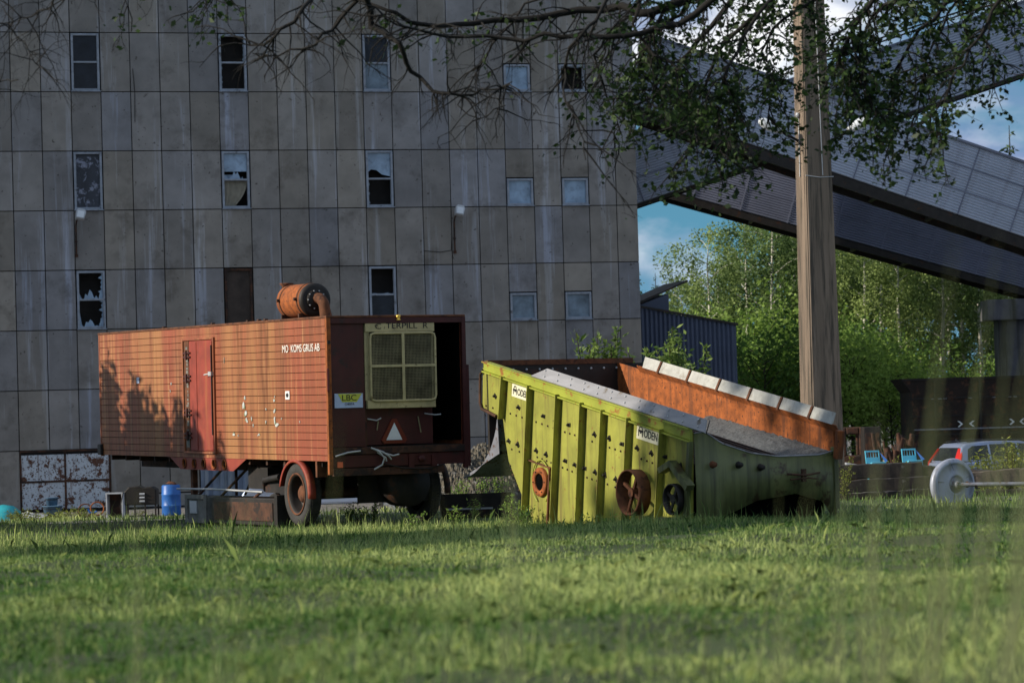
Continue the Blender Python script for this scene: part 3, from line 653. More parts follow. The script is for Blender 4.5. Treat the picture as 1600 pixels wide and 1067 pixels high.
    while y < 11: ch.box((.08, y, 1.06), (2.58, y + .07, 1.16)); y += .8
    ch.build('chassis', MT['rust_dark'], tr)
    # landing legs and braces
    for x in (.12, 2.3):
        lg = MB().box((x, 6.62, .1), (x + .1, 6.74, .95)).box((x - .05, 6.56, -.02), (x + .15, 6.8, .02)).box((x + .02, 6.64, .0), (x + .08, 6.72, .1)).build('landing_leg', MT['red_dark'] if x > 1 else MT['rust'], tr)
    br = MB()
    for a, b in (((.2, 6.7, .35), (.2, 5.2, 1.0)), ((1.2, 6.6, .4), (1.2, 5.9, 1.0)), ((.3, 4.4, .95), (.3, 5.7, .4)), ((.3, 2.8, .45), (.3, 4.2, 1.1)), ((2.3, 6.7, .3), (2.3, 5.0, 1.0)), ((.3, 4.9, .45), (.3, 4.9, 1.0)), ((.15, 4.9, .02), (.15, 3.4, .55))):
        br.tube([a, b], .028, 6)
    br.build('brace', MT['rust_dark'], tr)
    MB().tube([(-.1, 6.9, .55), (-.05, 5.2, .58), (.1, 3.2, .56)], .02, 6).build('tie_rod', MT['hose'], tr)
    MB().box((.2, 2.0, .55), (.9, 3.3, .80)).tube([(.1, 2.4, .85), (.15, 3.2, .78), (.3, 3.5, .6)], .06, 8).build('underfloor_tank', MT['steel_dark'], tr)
    # wheels
    def wheel(x, y, side_):
        w = bpy.data.objects.new('wheel', None); COL.objects.link(w); w.parent = tr; w.location = (x, y, .565); w.rotation_euler = (0, 0, 0 if side_ < 0 else pi)
        t = MB().lathe([(.36, -.02), (.42, -.05), (.50, -.055), (.545, -.03), (.565, 0), (.57, .05), (.57, .15), (.545, .20), (.5, .22), (.38, .21)], (0, 0, 0), (1, 0, 0), 48)
        t.build('tyre', MT['tyre'], w)
        tb = MB()
        for i in range(60):
            a = 2 * pi * i / 60; M_ = Matrix.Rotation(a, 4, 'X'); tb.box((.015, -.014, .562), (.085, .014, .576), M=M_); tb.box((.11, -.014, .562), (.17, .014, .576), M=M_)
        tb.build('tread', MT['tyre'], w)
        MB().lathe([(.375, -.03), (.36, -.045), (.33, -.03), (.31, .03), (.30, .15), (.28, .17), (.14, .175)], (0, 0, 0), (1, 0, 0), 36).build('rim', MT['steel_dark'], w)
        MB().lathe([(.378, -.032), (.378, -.052), (.352, -.052), (.342, -.03)], (0, 0, 0), (1, 0, 0), 36).build('lock_ring', MT['rust'], w)
        MB().lathe([(.15, .17), (.145, .06), (.10, .03), (.0, .03)], (0, 0, 0), (1, 0, 0), 20).build('hub', MT['rust'], w)
        nb = MB()
        for i in range(8): a = 2 * pi * i / 8; nb.lathe([(.016, .18), (.016, .13), (0, .13)], (0, .21 * cos(a), .21 * sin(a)), (1, 0, 0), 6)
        nb.build('nuts', MT['rust_dark'], w)
    wheel(.07, 1.52, -1); wheel(2.55, 1.40, 1)
    MB().tube([(.3, 1.4, .565), (2.4, 1.4, .565)], .08, 12).box((.6, 1.2, .62), (.8, 1.6, .95)).box((1.85, 1.2, .62), (2.05, 1.6, .95)).build('axle', MT['rust_dark'], tr)
    for x0 in (.0, 2.36):                                          # mudguards
        g = MB(); vs = []; k = 18
        for i in range(k + 1):
            a = R(-5 + 172 * i / k); r_ = .655
            for (x, rr_) in ((x0 - .03, r_ - .05), (x0 - .03, r_), (x0 + .02, r_ + .015), (x0 + .10, r_ + .015)):
                vs.append((x if x0 < 1 else 2.67 - (x - x0), (1.51 if x0 < 1 else 1.38) + (-rr_ * cos(a)) * 1.0, .55 + rr_ * sin(a) * .96))
        g.add(vs, [(i * 4 + j, i * 4 + j + 1, (i + 1) * 4 + j + 1, (i + 1) * 4 + j) for i in range(k) for j in range(3)], True)
        o = g.build('mudguard', MT['red'] if x0 < 1 else MT['rust_dark'], tr); o.modifiers.new('solid', 'SOLIDIFY').thickness = .008
    MB().box((.0, .55, .88), (.2, .62, 1.16)).build('mudguard_stay', MT['rust'], tr)
    # rear end
    MB().box((.05, .02, 1.40), (.70, .05, zt - .12)).build('rear_panel', MT['red_dark'], tr, bevel=.004)
    MB().box((.72, .16, 1.42), (2.09, .22, 2.06)).build('lower_panel', MT['red_dark'], tr, bevel=.004)
    MB().box((.70, .05, 1.40), (.74, 1.9, 3.5)).box((.74, 1.6, 1.4), (2.1, 1.7, 3.5)).box((2.3, 1.0, 1.3), (2.5, 1.05, 3.4)).build('engine_casing', MT['rust_dark'], tr)
    MB().box((.05, .10, 1.38), (Wd - .06, 9.0, 1.40)).build('engine_bed', MT['steel_dark'], tr)
    gr = MB(); yb = .0                                              # radiator unit, proud of the panel
    gr.box((.72, -.02, 3.40), (2.07, .5, 3.59)).box((.74, -.02, 2.06), (2.07, .5, 2.20)).box((.72, .03, 2.20), (.82, .5, 3.40)).box((2.03, .03, 2.20), (2.07, .5, 3.40))
    g = gr.build('radiator_guard', MT['yellow_old'], tr, bevel=.006)
    fr = MB(); x0, x1, z0, z1, c = .80, 2.07, 2.19, 3.375, .09
    pts = [(x0 + c, z0), (x1 - c, z0), (x1 - .02, z0 + .02), (x1, z0 + c), (x1, z1 - c), (x1 - .02, z1 - .02), (x1 - c, z1), (x0 + c, z1), (x0 + .02, z1 - .02), (x0, z1 - c), (x0, z0 + c), (x0 + .02, z0 + .02), (x0 + c, z0)]
    fr.tube([(p[0], -.035, p[1]) for p in pts], .022, 6, cap=False); xm, zm = (x0 + x1) / 2, (z0 + z1) / 2 + .02
    fr.box((xm - .026, -.055, z0), (xm + .026, -.03, z1)).box((x0, -.057, zm - .022), (x1, -.031, zm + .022)); fr.build('guard_frame', MT['yellow_old'], g)
    wm = MB(); n_ = 46
    for i in range(n_): x = x0 + (x1 - x0) * (i + .5) / n_; wm.box((x - .0035, -.02, z0), (x + .0035, -.014, z1))
    for i in range(44): z = z0 + (z1 - z0) * (i + .5) / 44; wm.box((x0, -.013, z - .0035), (x1, -.008, z + .0035))
    wm.build('guard_mesh', MT['wire'], g)
    MB().box((.82, .06, 2.2), (2.03, .10, 3.4)).build('radiator_core', mat('dusty_radiator', (.012, .011, .009), .9, 0, .7, 3, patch=(.07, .065, .03), pamt=.40, psoft=.2), g)
    text('C', .14, MT['signblk'], g, (.97, -.024, 3.492), (pi / 2, 0, 0), sx=1.3); text('TERPILL  R', .14, MT['signblk'], g, (1.53, -.024, 3.50), (pi / 2, 0, 0), sx=1.28)
    text('/', .07, MT['signblk'], g, (1.09, -.024, 3.465), (pi / 2, 0, 0), sx=1.2)
    MB().lathe([(.0, .07), (.035, .065), (.045, .03), (.03, 0), (.05, -.03)], (1.36, -.03, 3.63), (0, 0, 1), 12).build('filler_cap', MT['brass'], tr)
    MB().box((2.12, 1.1, 1.42), (2.32, 1.12, 1.85), M=Matrix.Rotation(R(8), 4, 'Y') @ Matrix.Translation((-.15, 0, .3))).build('loose_sheet', MT['lampbody'], tr)
    # signs on the rear
    s = MB().box((.11, -.006, 2.085), (.65, .018, 2.335)).build('rear_sign', MT['signblue'], tr)
    MB().prism([(.17, 2.33), (.63, 2.33), (.57, 2.24), (.53, 2.185), (.25, 2.185), (.22, 2.24)], 1, -.010, -.007).build('sign_emblem', MT['signyel'], s)
    text('LBC', .145, MT['signblk'], s, (.385, -.012, 2.255), (pi / 2, 0, 0), sx=1.15)
    text('CHESTA', .05, MT['signblk'], s, (.39, -.012, 2.15), (pi / 2, 0, 0), sx=1.0)
    tri = MB().prism([(1.06, 1.50), (1.11, 1.44), (1.51, 1.44), (1.56, 1.50), (1.36, 1.87), (1.27, 1.87)], 1, .125, .155).build('warning_triangle', MT['reflector'], tr)
    MB().prism([(1.15, 1.50), (1.46, 1.50), (1.31, 1.80)], 1, .115, .124).build('triangle_centre', MT['white'], tri)
    MB().box((-.045, -.05, 2.37), (.0, -.03, 2.78)).build('marker_strip', MT['reflector'], tr, bevel=.01)
    MB().box((-.02, -.045, 3.2), (.035, -.03, 3.26)).build('hinge_block', MT['steel_dark'], tr)
    # sill, bumper
    MB().box((.05, -.05, 1.27), (Wd - .06, .06, 1.39)).build('rear_sill', MT['rust_dark'], tr, bevel=.005)
    MB().box((.05, -.02, 1.05), (Wd - .06, .03, 1.26)).build('rear_skirt', MT['red_dark'], tr, bevel=.005)
    MB().box((.08, -.03, .90), (2.2, .09, 1.03)).build('bumper', MT['rust_dark'], tr, bevel=.005)
    MB().box((.12, -.05, 1.05), (.22, -.02, 1.15)).build('side_reflector', MT['orange'], tr)
    MB().box((1.5, -.06, 1.0), (1.6, .0, 1.25)).box((1.95, -.06, 1.02), (2.05, .0, 1.22)).lathe([(.0, -.03), (.06, -.03), (.06, .0)], (1.75, -.04, 1.16), (0, 1, 0), 14).build('tail_lamp', MT['red_dark'], tr)
    for pts in ([(.08, -.06, 1.25), (.3, -.09, 1.31), (.55, -.07, 1.33)], [(.75, -.08, 1.38), (.88, -.14, 1.31), (.97, -.16, 1.20), (.94, -.13, 1.08), (.80, -.09, 1.0)], [(.76, -.1, 1.37), (.95, -.15, 1.30), (1.05, -.16, 1.23), (1.12, -.12, 1.17)], [(.95, -.12, 1.29), (1.15, -.13, 1.23), (1.28, -.1, 1.25)], [(.86, -.1, 1.3), (1.0, -.15, 1.2), (1.02, -.13, 1.14)]):
        MB().tube(pts, .016, 8).build('hose', MT['hose'], tr)
    MB().tube([(1.0, -.03, 1.1), (1.4, -.06, 1.0), (1.9, -.05, .98), (2.2, -.02, 1.05)], .012, 6).build('cable', MT['steel_dark'], tr)
    MB().lathe([(.0, -.02), (.4, -.02), (.42, .02), (.42, .5), (.0, .5)], (1.75, .45, .72), (0, 1, 0), 28).build('rear_tank', MT['steel_dark'], tr)
    MB().tube([(.78, .1, 1.88), (.95, .08, 1.85), (1.03, .07, 1.89)], .014, 6).build('lever', MT['hose'], tr); MB().tube([(1.9, .1, 1.95), (2.1, .07, 1.92), (2.2, .05, 1.93)], .012, 6).build('lever', MT['lampbody'], tr)
    MB().tube([(1.0, .12, 1.84), (.97, .12, 1.68)], .012, 6).tube([(1.78, .12, 1.9), (1.83, .12, 1.62)], .012, 6).build('pull_cord', MT['wire'], tr)
    # silencer drum on the roof
    cz, cx = 4.03, .62; y0, y1 = 1.82, 2.92
    dr = MB().lathe([(.0, -.02), (.24, -.02), (.29, .0), (.305, .04), (.305, 1.06), (.28, 1.1), (.0, 1.11)], (cx, y0, cz), (0, 1, 0), 40)
    do = dr.build('silencer', MT['rust_orange'], tr)
    MB().lathe([(.0, -.024), (.243, -.024), (.294, -.004), (.308, .04), (.308, .06)], (cx, y0, cz), (0, 1, 0), 40).build('end_cap', MT['steel_dark'], do)
    for yb_ in (y0 + .14, y1 - .20):
        MB().lathe([(.303, 0), (.316, 0), (.316, .05), (.303, .05)], (cx, yb_, cz), (0, 1, 0), 40).build('strap', MT['rust'], do)
        MB().tube([(cx - .36, yb_ + .025, cz + .02), (cx - .29, yb_ + .025, cz + .02)], .03, 6).box((cx - .27, yb_, zt + .02), (cx + .27, yb_ + .05, cz - .24)).build('strap_foot', MT['rust_dark'], do)
    MB().lathe([(.0, -.026), (.19, -.026), (.19, -.045), (.0, -.045)], (cx, y0, cz), (0, 1, 0), 28).build('end_flange', MT['steel_dark'], do)
    bl = MB()
    for i in range(10): a = 2 * pi * i / 10; bl.lathe([(.014, -.04), (.014, -.06), (0, -.06)], (cx + .165 * cos(a), y0, cz + .165 * sin(a)), (0, 1, 0), 6)
    bl.build('flange_bolts', MT['hose'], do)
    pts = [(cx + .01, y0 - .03, cz + .03)] + [(cx + .02 + .05 * sin(R(a)), y0 - .03 - .20 * sin(R(a)), cz + .03 - .20 * (1 - cos(R(a)))) for a in (20, 40, 60, 80, 90)] + [(cx + .1, y0 - .24, 3.66)]
    MB().tube(pts, [.1, .1, .1, .1, .1, .1, .115], 16).build('elbow_pipe', MT['rust'], do)
    MB().lathe([(.09, -.05), (.09, .22), (.13, .26), (.13, .28), (.0, .28)], (cx - .02, y1 - .06 + .18, 4.15 - .05), (0, 0, 1), 18).build('outlet_pipe', MT['rust'], do)
    # little things along the roof edge
    for y in (2.6, 2.9, 3.4, 5.1, 7.6): MB().box((-.04, y, zt + .02), (.02, y + .08, zt + .05)).build('roof_cleat', MT['rust_dark'], tr)
trailer()

# ------------------------------------------------------------------ lime screening machine
M0 = Vector((2.714, 44, 0))
mc = thing('screening_machine', M0, 'lime green steel screening machine with ribbed rusty side and grey top boards', 'machine', rz=YAW)
SL = .186; TL = math.atan(SL)
def machine():
    Wd = 2.62; rng = random.Random(9)
    def plate_side(x0, x1, m, name):
        poly = [(0, 1.52), (6.66, 2.76), (6.80, 2.70), (6.88, 1.98), (6.11, 1.81), (6.04, 1.42), (5.95, 1.09), (5.59, .6), (5.25, .23), (5.05, -.12), (.1, -.12)]
        return MB().prism(poly, 0, x0, x1).build(name, m, mc)
    plate_side(0, .02, MT['lime'], 'side_plate'); 
    MB().prism([(0, 1.52), (6.66, 2.76), (6.66, 1.2), (0, .3)], 0, Wd - .02, Wd - .0).build('far_side_plate', MT['rust_orange'], mc)
    # top rail, lip
    rl = MB().prism([(.0, 1.40), (.0, 1.56), (6.68, 2.80), (6.68, 2.66)], 0, -.05, -.0); rl.build('top_rail', MT['lime_rust'], mc, bevel=.006)
    MB().prism([(-.0, 1.56), (-.0, 1.585), (6.68, 2.82), (6.68, 2.80)], 0, -.09, .05).build('rail_flange', MT['lime_rust'], mc)
    MB().prism([(0, 1.37), (0, 1.395), (6.68, 2.655), (6.68, 2.63)], 0, -.09, -.0).build('rail_flange', MT['lime_rust'], mc)
    # tail frame
    tf = MB(); tf.tube([(-.03, 6.74, 2.66), (-.03, 6.84, 2.6), (-.03, 6.88, 2.1), (-.03, 6.82, 2.0), (-.03, 6.3, 1.86)], .028, 8); tf.build('tail_frame', MT['rust_dark'], mc)
    # ribs
    tops = [(5.93, 2.53), (5.01, 2.36), (4.05, 2.19), (3.25, 2.04), (2.58, 1.91), (1.78, 1.77), (.78, 1.58)]
    bots = [(6.08, 1.81), (5.34, .23), (4.40, -.1), (3.55, -.1), (2.88, -.1), (2.07, -.1), (1.06, -.1)]
    for (ty, tz), (by, bz) in zip(tops, bots):
        r = MB().prism([(ty, tz), (ty - .018, tz), (by - .018, bz), (by, bz)], 0, -.125, -.001)
        r.build('rib', MT['lime'], mc)
        MB().prism([(ty - .02, tz - .02), (ty - .075, tz - .02), (by - .075, bz), (by - .02, bz)], 0, -.108, -.095).build('rib_flange', MT['lime'], mc) if False else None
    # near corner rib
    MB().prism([(.06, 1.38), (-.02, 1.38), (.22, -.1), (.30, -.1)], 0, -.07, .0).build('corner_rib', MT['lime_shaded'], mc)
    # bolted lugs, small rivets
    def loc(px, py):   # crop pixel -> (along, z)
        x = 730 + px / 3.679; y = 540 + py / 3.679
        r, q = cos(ROLL), sin(ROLL); c, s = cos(PITCH), sin(PITCH); u = ((x - 800) * r - (y - 533.5) * q) / FPX; v = ((x - 800) * q + (y - 533.5) * r) / FPX
        d = Vector((u, c + v * s, s - v * c)); n = Vector((cos(YAW), sin(YAW), 0)); p = EYE + d * (n.dot(M0 - EYE) / n.dot(d)); return (p - M0).dot(Vector((-sin(YAW), cos(YAW), 0))), p.z
    lugs = [(163, 290), (298, 355), (441, 405), (511, 432), (587, 455), (735, 510), (820, 532), (893, 565), (980, 588), (1062, 618), (1142, 638), (242, 548), (294, 568), (400, 603), (457, 625), (567, 662), (622, 685), (678, 704), (739, 727), (795, 743), (857, 768), (1230, 690)]
    for (px, py) in lugs:
        y, z = loc(px, py); b = MB(); M_ = Matrix.Translation((0, y, z)) @ Matrix.Rotation(rng.uniform(0, 1.5), 4, 'X')
        b.box((-.016, -.045, -.03), (-.0, .045, .03), M=M_); b.lathe([(.022, 0), (.022, -.035), (.015, -.045), (0, -.045)], (-.01, y, z), (1, 0, 0), 6, sm=False)
        b.build('bolt_lug', MT['steel_dark'], mc)
    rv = MB()
    rows = [((250, 390), (350, 423), 4), ((398, 438), (498, 473), 4), ((563, 496), (648, 522), 4), ((720, 550), (762, 568), 2), ((820, 585), (884, 606), 3), ((1003, 650), (1098, 684), 4), ((258, 595), (345, 622), 3), ((405, 640), (485, 672), 4), ((550, 700), (632, 733), 4), ((690, 757), (747, 776), 3), ((808, 796), (898, 829), 3), ((110, 345), (188, 370), 3), ((268, 745), (300, 830), 4), ((250, 690), (262, 740), 3), ((1175, 700), (1225, 715), 3)]
    for a, b, n_ in rows:
        for i in range(n_):
            t = i / max(1, n_ - 1); y, z = loc(a[0] + (b[0] - a[0]) * t, a[1] + (b[1] - a[1]) * t); rv.lathe([(.018, 0), (.016, -.014), (0, -.018)], (-.002, y, z), (1, 0, 0), 8)
    rv.build('rivets', MT['rust_dark'], mc)
    # run-down rust streaks under the lugs
    # maker's plates
    def badge(yc, zc, w, h):
        M_ = Matrix.Translation((0, yc, zc)) @ Matrix.Rotation(TL, 4, 'X')
        b = MB().box((-.012, -w / 2, -h / 2), (-.003, w / 2, h / 2), M=M_).build('maker_plate', mat('cream_plate', (.68, .66, .50), .5, 0, .06, 8), mc)
        k = MB()
        def rect(a, c, z0, z1): k.box((-.017, a, z0), (-.0125, c, z1), M=M_)
        # mark at the left: an arch over a bar on two legs (left = +y)
        rect(w * .20, w * .43, -h * .02, h * .14); rect(w * .39, w * .42, -h * .30, -h * .02); rect(w * .21, w * .24, -h * .30, -h * .02); rect(w * .28, w * .34, -h * .10, -h * .02)
        for i in range(8):
            a0, a1 = pi * i / 8, pi * (i + 1) / 8; c0 = w * .315; ro, ri = w * .085, w * .055
            k.prism([(c0 + ro * cos(a0), h * .16 + ro * sin(a0)), (c0 + ro * cos(a1), h * .16 + ro * sin(a1)), (c0 + ri * cos(a1), h * .16 + ri * sin(a1)), (c0 + ri * cos(a0), h * .16 + ri * sin(a0))], 0, -.017, -.0125, M=M_)
        k.build('plate_mark', MT['signblk'], b)
        c = bpy.data.curves.new('lettering', 'FONT'); c.body = 'ODEN'; c.size = h * .62; c.align_x = 'CENTER'; c.align_y = 'CENTER'; c.extrude = .0015; c.offset = .002; c.materials.append(MT['signblk'])
        o = bpy.data.objects.new('lettering', c); COL.objects.link(o); o.parent = b; o.matrix_local = M_ @ Matrix.Translation((-.0145, -w * .15, -.01)) @ Matrix.Rotation(-pi / 2, 4, 'Z') @ Matrix.Rotation(pi / 2, 4, 'X')
        o.scale = (1.02, 1.2, 1)
    badge(5.44, 2.25, .60, .215); badge(1.31, 1.505, .66, .235)
    # inspection hole
    h = MB().prism([(5.30, 1.14), (4.42, .98), (4.42, .96), (5.30, 1.12)], 0, -.05, 0).prism([(4.44, .98), (4.47, .98), (4.62, .0), (4.59, .0)], 0, -.05, 0); h.build('hatch_edge', MT['rust'], mc)
    f = MB().lathe([(.145, -.03), (.145, -.06), (.235, -.06), (.245, -.045), (.245, 0)], (0, 4.80, .74), (1, 0, 0), 28).build('hatch_ring', MT['rust_orange'], mc)
    MB().lathe([(0, -.035), (.146, -.035)], (0, 4.80, .74), (1, 0, 0), 24).build('hatch_dark_disc', MT['black'], f)  # flat black disc paints the dark inside of the hole
    for i in range(6):
        a = 2 * pi * i / 6; MB().lathe([(.014, -.06), (.012, -.075), (0, -.075)], (0, 4.8 + .19 * cos(a), .74 + .19 * sin(a)), (1, 0, 0), 6).build('hatch_bolt', MT['rust_dark'], f)
    pv = MB(); vs = []; k = 22
    for i in range(k + 1):
        a = R(-60 + 300 * i / k); pv_r = .34 ; vs.append((-.03, 4.78 + .30 * cos(a), .74 + .37 * sin(a)))
    pv.tube(vs, .012, 6); pv.build('hatch_weld', MT['lime_rust'], mc)
    # belt pulley
    def pulley(y, z, r_, wdt, x0, m, name):
        p = MB(); p.lathe([(r_ - .02, x0), (r_ - .02, x0 - wdt), (r_, x0 - wdt), (r_ + .004, x0 - wdt * .5), (r_, x0), (r_ - .02, x0)], (0, y, z), (1, 0, 0), 40)
        p.lathe([(.075, x0 - wdt * .75), (.075, 0)], (0, y, z), (1, 0, 0), 16); p.lathe([(0, x0 - wdt * .75), (.075, x0 - wdt * .75)], (0, y, z), (1, 0, 0), 16)
        for i in range(4):
            M_ = Matrix.Translation((0, y, z)) @ Matrix.Rotation(i * pi / 2 + .5, 4, 'X'); p.box((x0 - wdt * .6, -.025, .06), (x0 - wdt * .4, .025, r_ - .01), M=M_)
        return p.build(name, m, mc)
    pulley(1.50, .60, .36, .22, -.08, MT['rust'], 'belt_pulley')
    MB().lathe([(.0, -.12), (.12, -.12), (.14, -.05), (.14, 0)], (0, 1.5, .6), (1, 0, 0), 20).build('bearing_housing', MT['rust_dark'], mc)
    pulley(.42, .50, .24, .12, -.05, MT['steel_dark'], 'flywheel')
    MB().box((-.14, .15, .0), (-.02, .9, .22)).box((-.2, .6, .0), (-.05, 1.2, .12)).build('motor_mount', MT['steel_dark'], mc, bevel=.02)
    MB().prism([(-.12, .72), (.4, 1.1), (.75, .98), (.7, .9), (.4, 1.0), (-.05, .64)], 0, -.2, -.06).build('belt_guard', MT['lime_shaded'], mc)
    # grey boards along the near top (leaning out), far flap with brackets
    M1 = Matrix.Translation((-.05, 0, 1.56)) @ Matrix.Rotation(TL, 4, 'X')
    # board, fixed above rail: local y along slope
    b = MB(); b.add([(-.06, -.45, .0), (.08, -.25, .165), (.08, 4.75, .165), (-.06, 5.05, .0), (-.04, -.45, -.02), (.10, -.25, .145), (.10, 4.75, .145), (-.04, 5.05, -.02)], [(0, 1, 2, 3), (7, 6, 5, 4), (0, 4, 5, 1), (3, 2, 6, 7), (0, 3, 7, 4), (1, 5, 6, 2)], M=Matrix.Translation((0, 0, 1.60)) @ Matrix.Rotation(TL, 4, 'X'))
    b.build('near_top_board', MT['greyboard'], mc)
    bb = MB()
    Mb = Matrix.Translation((0, 0, 1.60)) @ Matrix.Rotation(TL, 4, 'X')
    for i in range(12):
        for k2, t in ((0, .25), (1, .75)):
            p = Mb @ Vector((-.06 + .14 * t - .005, -.2 + i * .44 + .1 * k2, .165 * t + .006)); bb.lathe([(.016, 0), (.014, .012), (0, .014)], p, (-.7, 0, .7), 8)
    bb.build('board_bolts', MT['hose'], mc)
    MB().add([(-.03, -.46, -.03), (.14, -.28, .15), (.14, -.25, .15), (-.03, -.43, -.03)], [(0, 1, 2, 3)], M=Mb).build('board_end', MT['steel_dark'], mc)
    # far wall upper: orange folded sheet + flap
    fw = MB(); Mf = Matrix.Translation((Wd, 0, 1.16)) @ Matrix.Rotation(TL, 4, 'X')
    prof = [(.0, -.08), (.0, .28), (-.10, .42)]
    a = [(x, -.1, z) for x, z in prof]; c = [(x, 6.0, z) for x, z in prof]
    fw.add(a + c, [(0, 1, 4, 3), (1, 2, 5, 4)], M=Mf)
    o = fw.build('far_wall_lining', MT['rust_orange'], mc); so_ = o.modifiers.new('solid', 'SOLIDIFY'); so_.thickness = .015
    for y in (1.0, 2.0, 3.0, 4.0, 5.0): MB().box((-.012, y, -.06), (.0, y + .02, .28), M=Mf).build('lining_seam', MT['rust'], o)
    fl = MB().add([(-.10, .0, .42), (-.02, .04, .60), (-.02, 5.86, .60), (-.10, 5.80, .42)], [(0, 1, 2, 3)], M=Mf).build('far_flap', MT['whiteboard'], mc)
    fl.modifiers.new('solid', 'SOLIDIFY').thickness = .02
    for y in (.62, 1.5, 2.4, 3.35, 4.3, 5.25):
        MB().add([(-.13, y, .40), (-.13, y + .05, .40), (-.045, y + .06, .60), (-.045, y + .01, .60), (-.1, y, .40), (-.1, y + .05, .40), (-.015, y + .06, .60), (-.015, y + .01, .60)], [(0, 1, 2, 3), (4, 7, 6, 5), (0, 3, 7, 4), (1, 5, 6, 2), (2, 6, 7, 3), (0, 4, 5, 1)], M=Mf).build('flap_bracket', MT['rust'], mc)
    MB().box((-.10, -.2, -.10), (.02, -.10, .35), M=Mf).build('far_corner_post', MT['rust_orange'], mc, bevel=.008)
    # far cross wall
    MB().box((.0, 6.62, 1.2), (Wd + .5, 6.68, 2.74)).build('feed_end_wall', MT['steel_dark'], mc)
    MB().box((.0, 6.60, 2.74), (Wd + .3, 6.70, 2.83)).build('feed_end_rim', MT['rust'], mc)
    bb = MB()
    for i in range(9): bb.lathe([(.022, 0), (.02, -.015), (0, -.018)], (.5 + i * .26, 6.615, 2.66), (0, 1, 0), 8)
    bb.build('feed_end_bolts', MT['hose'], mc)
    # deck: screen mesh with grit along the far wall
    Md = Matrix.Translation((0, 0, 1.0)) @ Matrix.Rotation(TL * .96, 4, 'X'); dk = MB()
    y = -.02
    while y < 6.6: dk.box((.03, y, -.01), (1.95, y + .03, .01), M=Md); y += .11
    x = .08
    while x < 1.9: dk.box((x, 0, .01), (x + .03, 6.6, .03), M=Md); x += .11
    dk.build('screen_mesh', MT['steel_dark'], mc)
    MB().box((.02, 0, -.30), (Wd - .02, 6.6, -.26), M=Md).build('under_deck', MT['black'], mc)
    gv = MB(); nx, ny = 14, 70; vs = []
    for j in range(ny + 1):
        for i in range(nx + 1):
            u = i / nx; yy = 3.6 * j / ny - .02; vs.append((1.95 + u * .65 - .1 * yy / 6.5, yy, -.02 + .16 * u + rng.uniform(-.012, .018)))
    gv.add(vs, [(j * (nx + 1) + i, j * (nx + 1) + i + 1, (j + 1) * (nx + 1) + i + 1, (j + 1) * (nx + 1) + i) for j in range(ny) for i in range(nx)], True, M=Md)
    gv.build('grit_layer', MT['gravel'], mc)
    # discharge end: plate with dipping lip and arched cut-out
    top = [(0.02, 1.50), (.2, 1.52), (.5, 1.33), (1.0, 1.17), (1.5, 1.10), (2.3, 1.10), (2.60, 1.16)]
    ez = MB(); n_ = 36; xs = [.02 + (2.58) * i / n_ for i in range(n_ + 1)]
    def zt_(x):
        for (a, b), (c, d) in zip(top, top[1:]):
            if x <= c + 1e-6: return b + (d - b) * (x - a) / (c - a)
        return top[-1][1]
    bz = [(0, -.1), (.3, -.1), (.45, .2), (1.1, .44), (1.82, .52), (2.35, .38), (2.5, .15), (2.7, -.1)]
    def zb_(x):
        for (a, b), (c, d) in zip(bz, bz[1:]):
            if x <= c + 1e-6: return b + (d - b) * (x - a) / (c - a)
        return .38
    vs = []
    for x in xs:
        bul = -.05 * sin(pi * (x / 2.6)); vs += [(x, bul, zb_(x)), (x, bul - .02, (zb_(x) + zt_(x)) / 2), (x, bul, zt_(x))]
    ez.add(vs, [(i * 3 + j, (i + 1) * 3 + j, (i + 1) * 3 + j + 1, i * 3 + j + 1) for i in range(n_) for j in range(2)], True)
    eo = ez.build('discharge_plate', MT['lime_shaded'], mc); eo.modifiers.new('solid', 'SOLIDIFY').thickness = -.015
    lp = MB(); lp.tube([(x, -.05 * sin(pi * x / 2.6) - .01, zt_(x) + .006) for x in xs], .013, 6); lp.build('plate_lip', MT['greyboard'], mc)
    MB().add([(.1, .25, -.1), (2.55, .25, -.1), (2.55, .25, .8), (.1, .25, .8)], [(0, 1, 2, 3)]).build('arch_shade_sheet', MT['black'], mc)  # black sheet stands in for the shade behind the arched cut-out
    for (x, z, m_) in ((.28, 1.02, 'rust'), (.75, 1.0, 'steel_dark'), (1.15, .95, 'steel_dark')):
        MB().lathe([(.0, -.16), (.04, -.16), (.05, -.12), (.06, -.08)], (x, -.02, z), (0, 1, 0), 8).build('end_bolt', MT[m_], mc)
    MB().tube([(1.6, -.17, .83), (1.9, -.2, .80), (2.2, -.17, .83)], .018, 6).tube([(1.65, -.17, .74), (1.95, -.2, .76), (2.15, -.17, .74)], .012, 6).box((1.86, -.2, .7), (1.93, -.15, .9)).build('spreader_bar', MT['rust_dark'], mc)
    MB().box((2.56, -.06, .25), (2.64, .04, 1.22)).build('far_post', MT['lime_shaded'], mc, bevel=.006)
    # curved dark feed chute hanging at the far end
    ct = MB(); k = 12; vs = []
    for i in range(k + 1):
        t = i / k; y = 6.30 + 1.35 * (t ** 1.4) ; z = 1.80 - 1.0 * (1 - (1 - t) ** 1.8) ; 
        vs += [(-.02, y, z), (.9, y, z)]
    ct.add(vs, [(2 * i, 2 * i + 1, 2 * i + 3, 2 * i + 2) for i in range(k)], True)
    ct.prism([(6.28, 1.82)] + [(6.30 + 1.35 * ((i / k) ** 1.4), 1.80 - 1.0 * (1 - (1 - i / k) ** 1.8)) for i in range(k + 1)] + [(6.25, 1.22)], 0, -.02, -.005)
    o = ct.build('feed_chute', MT['rubber'] if 'rubber' in MT else MT['disc_in'], mc)
machine()

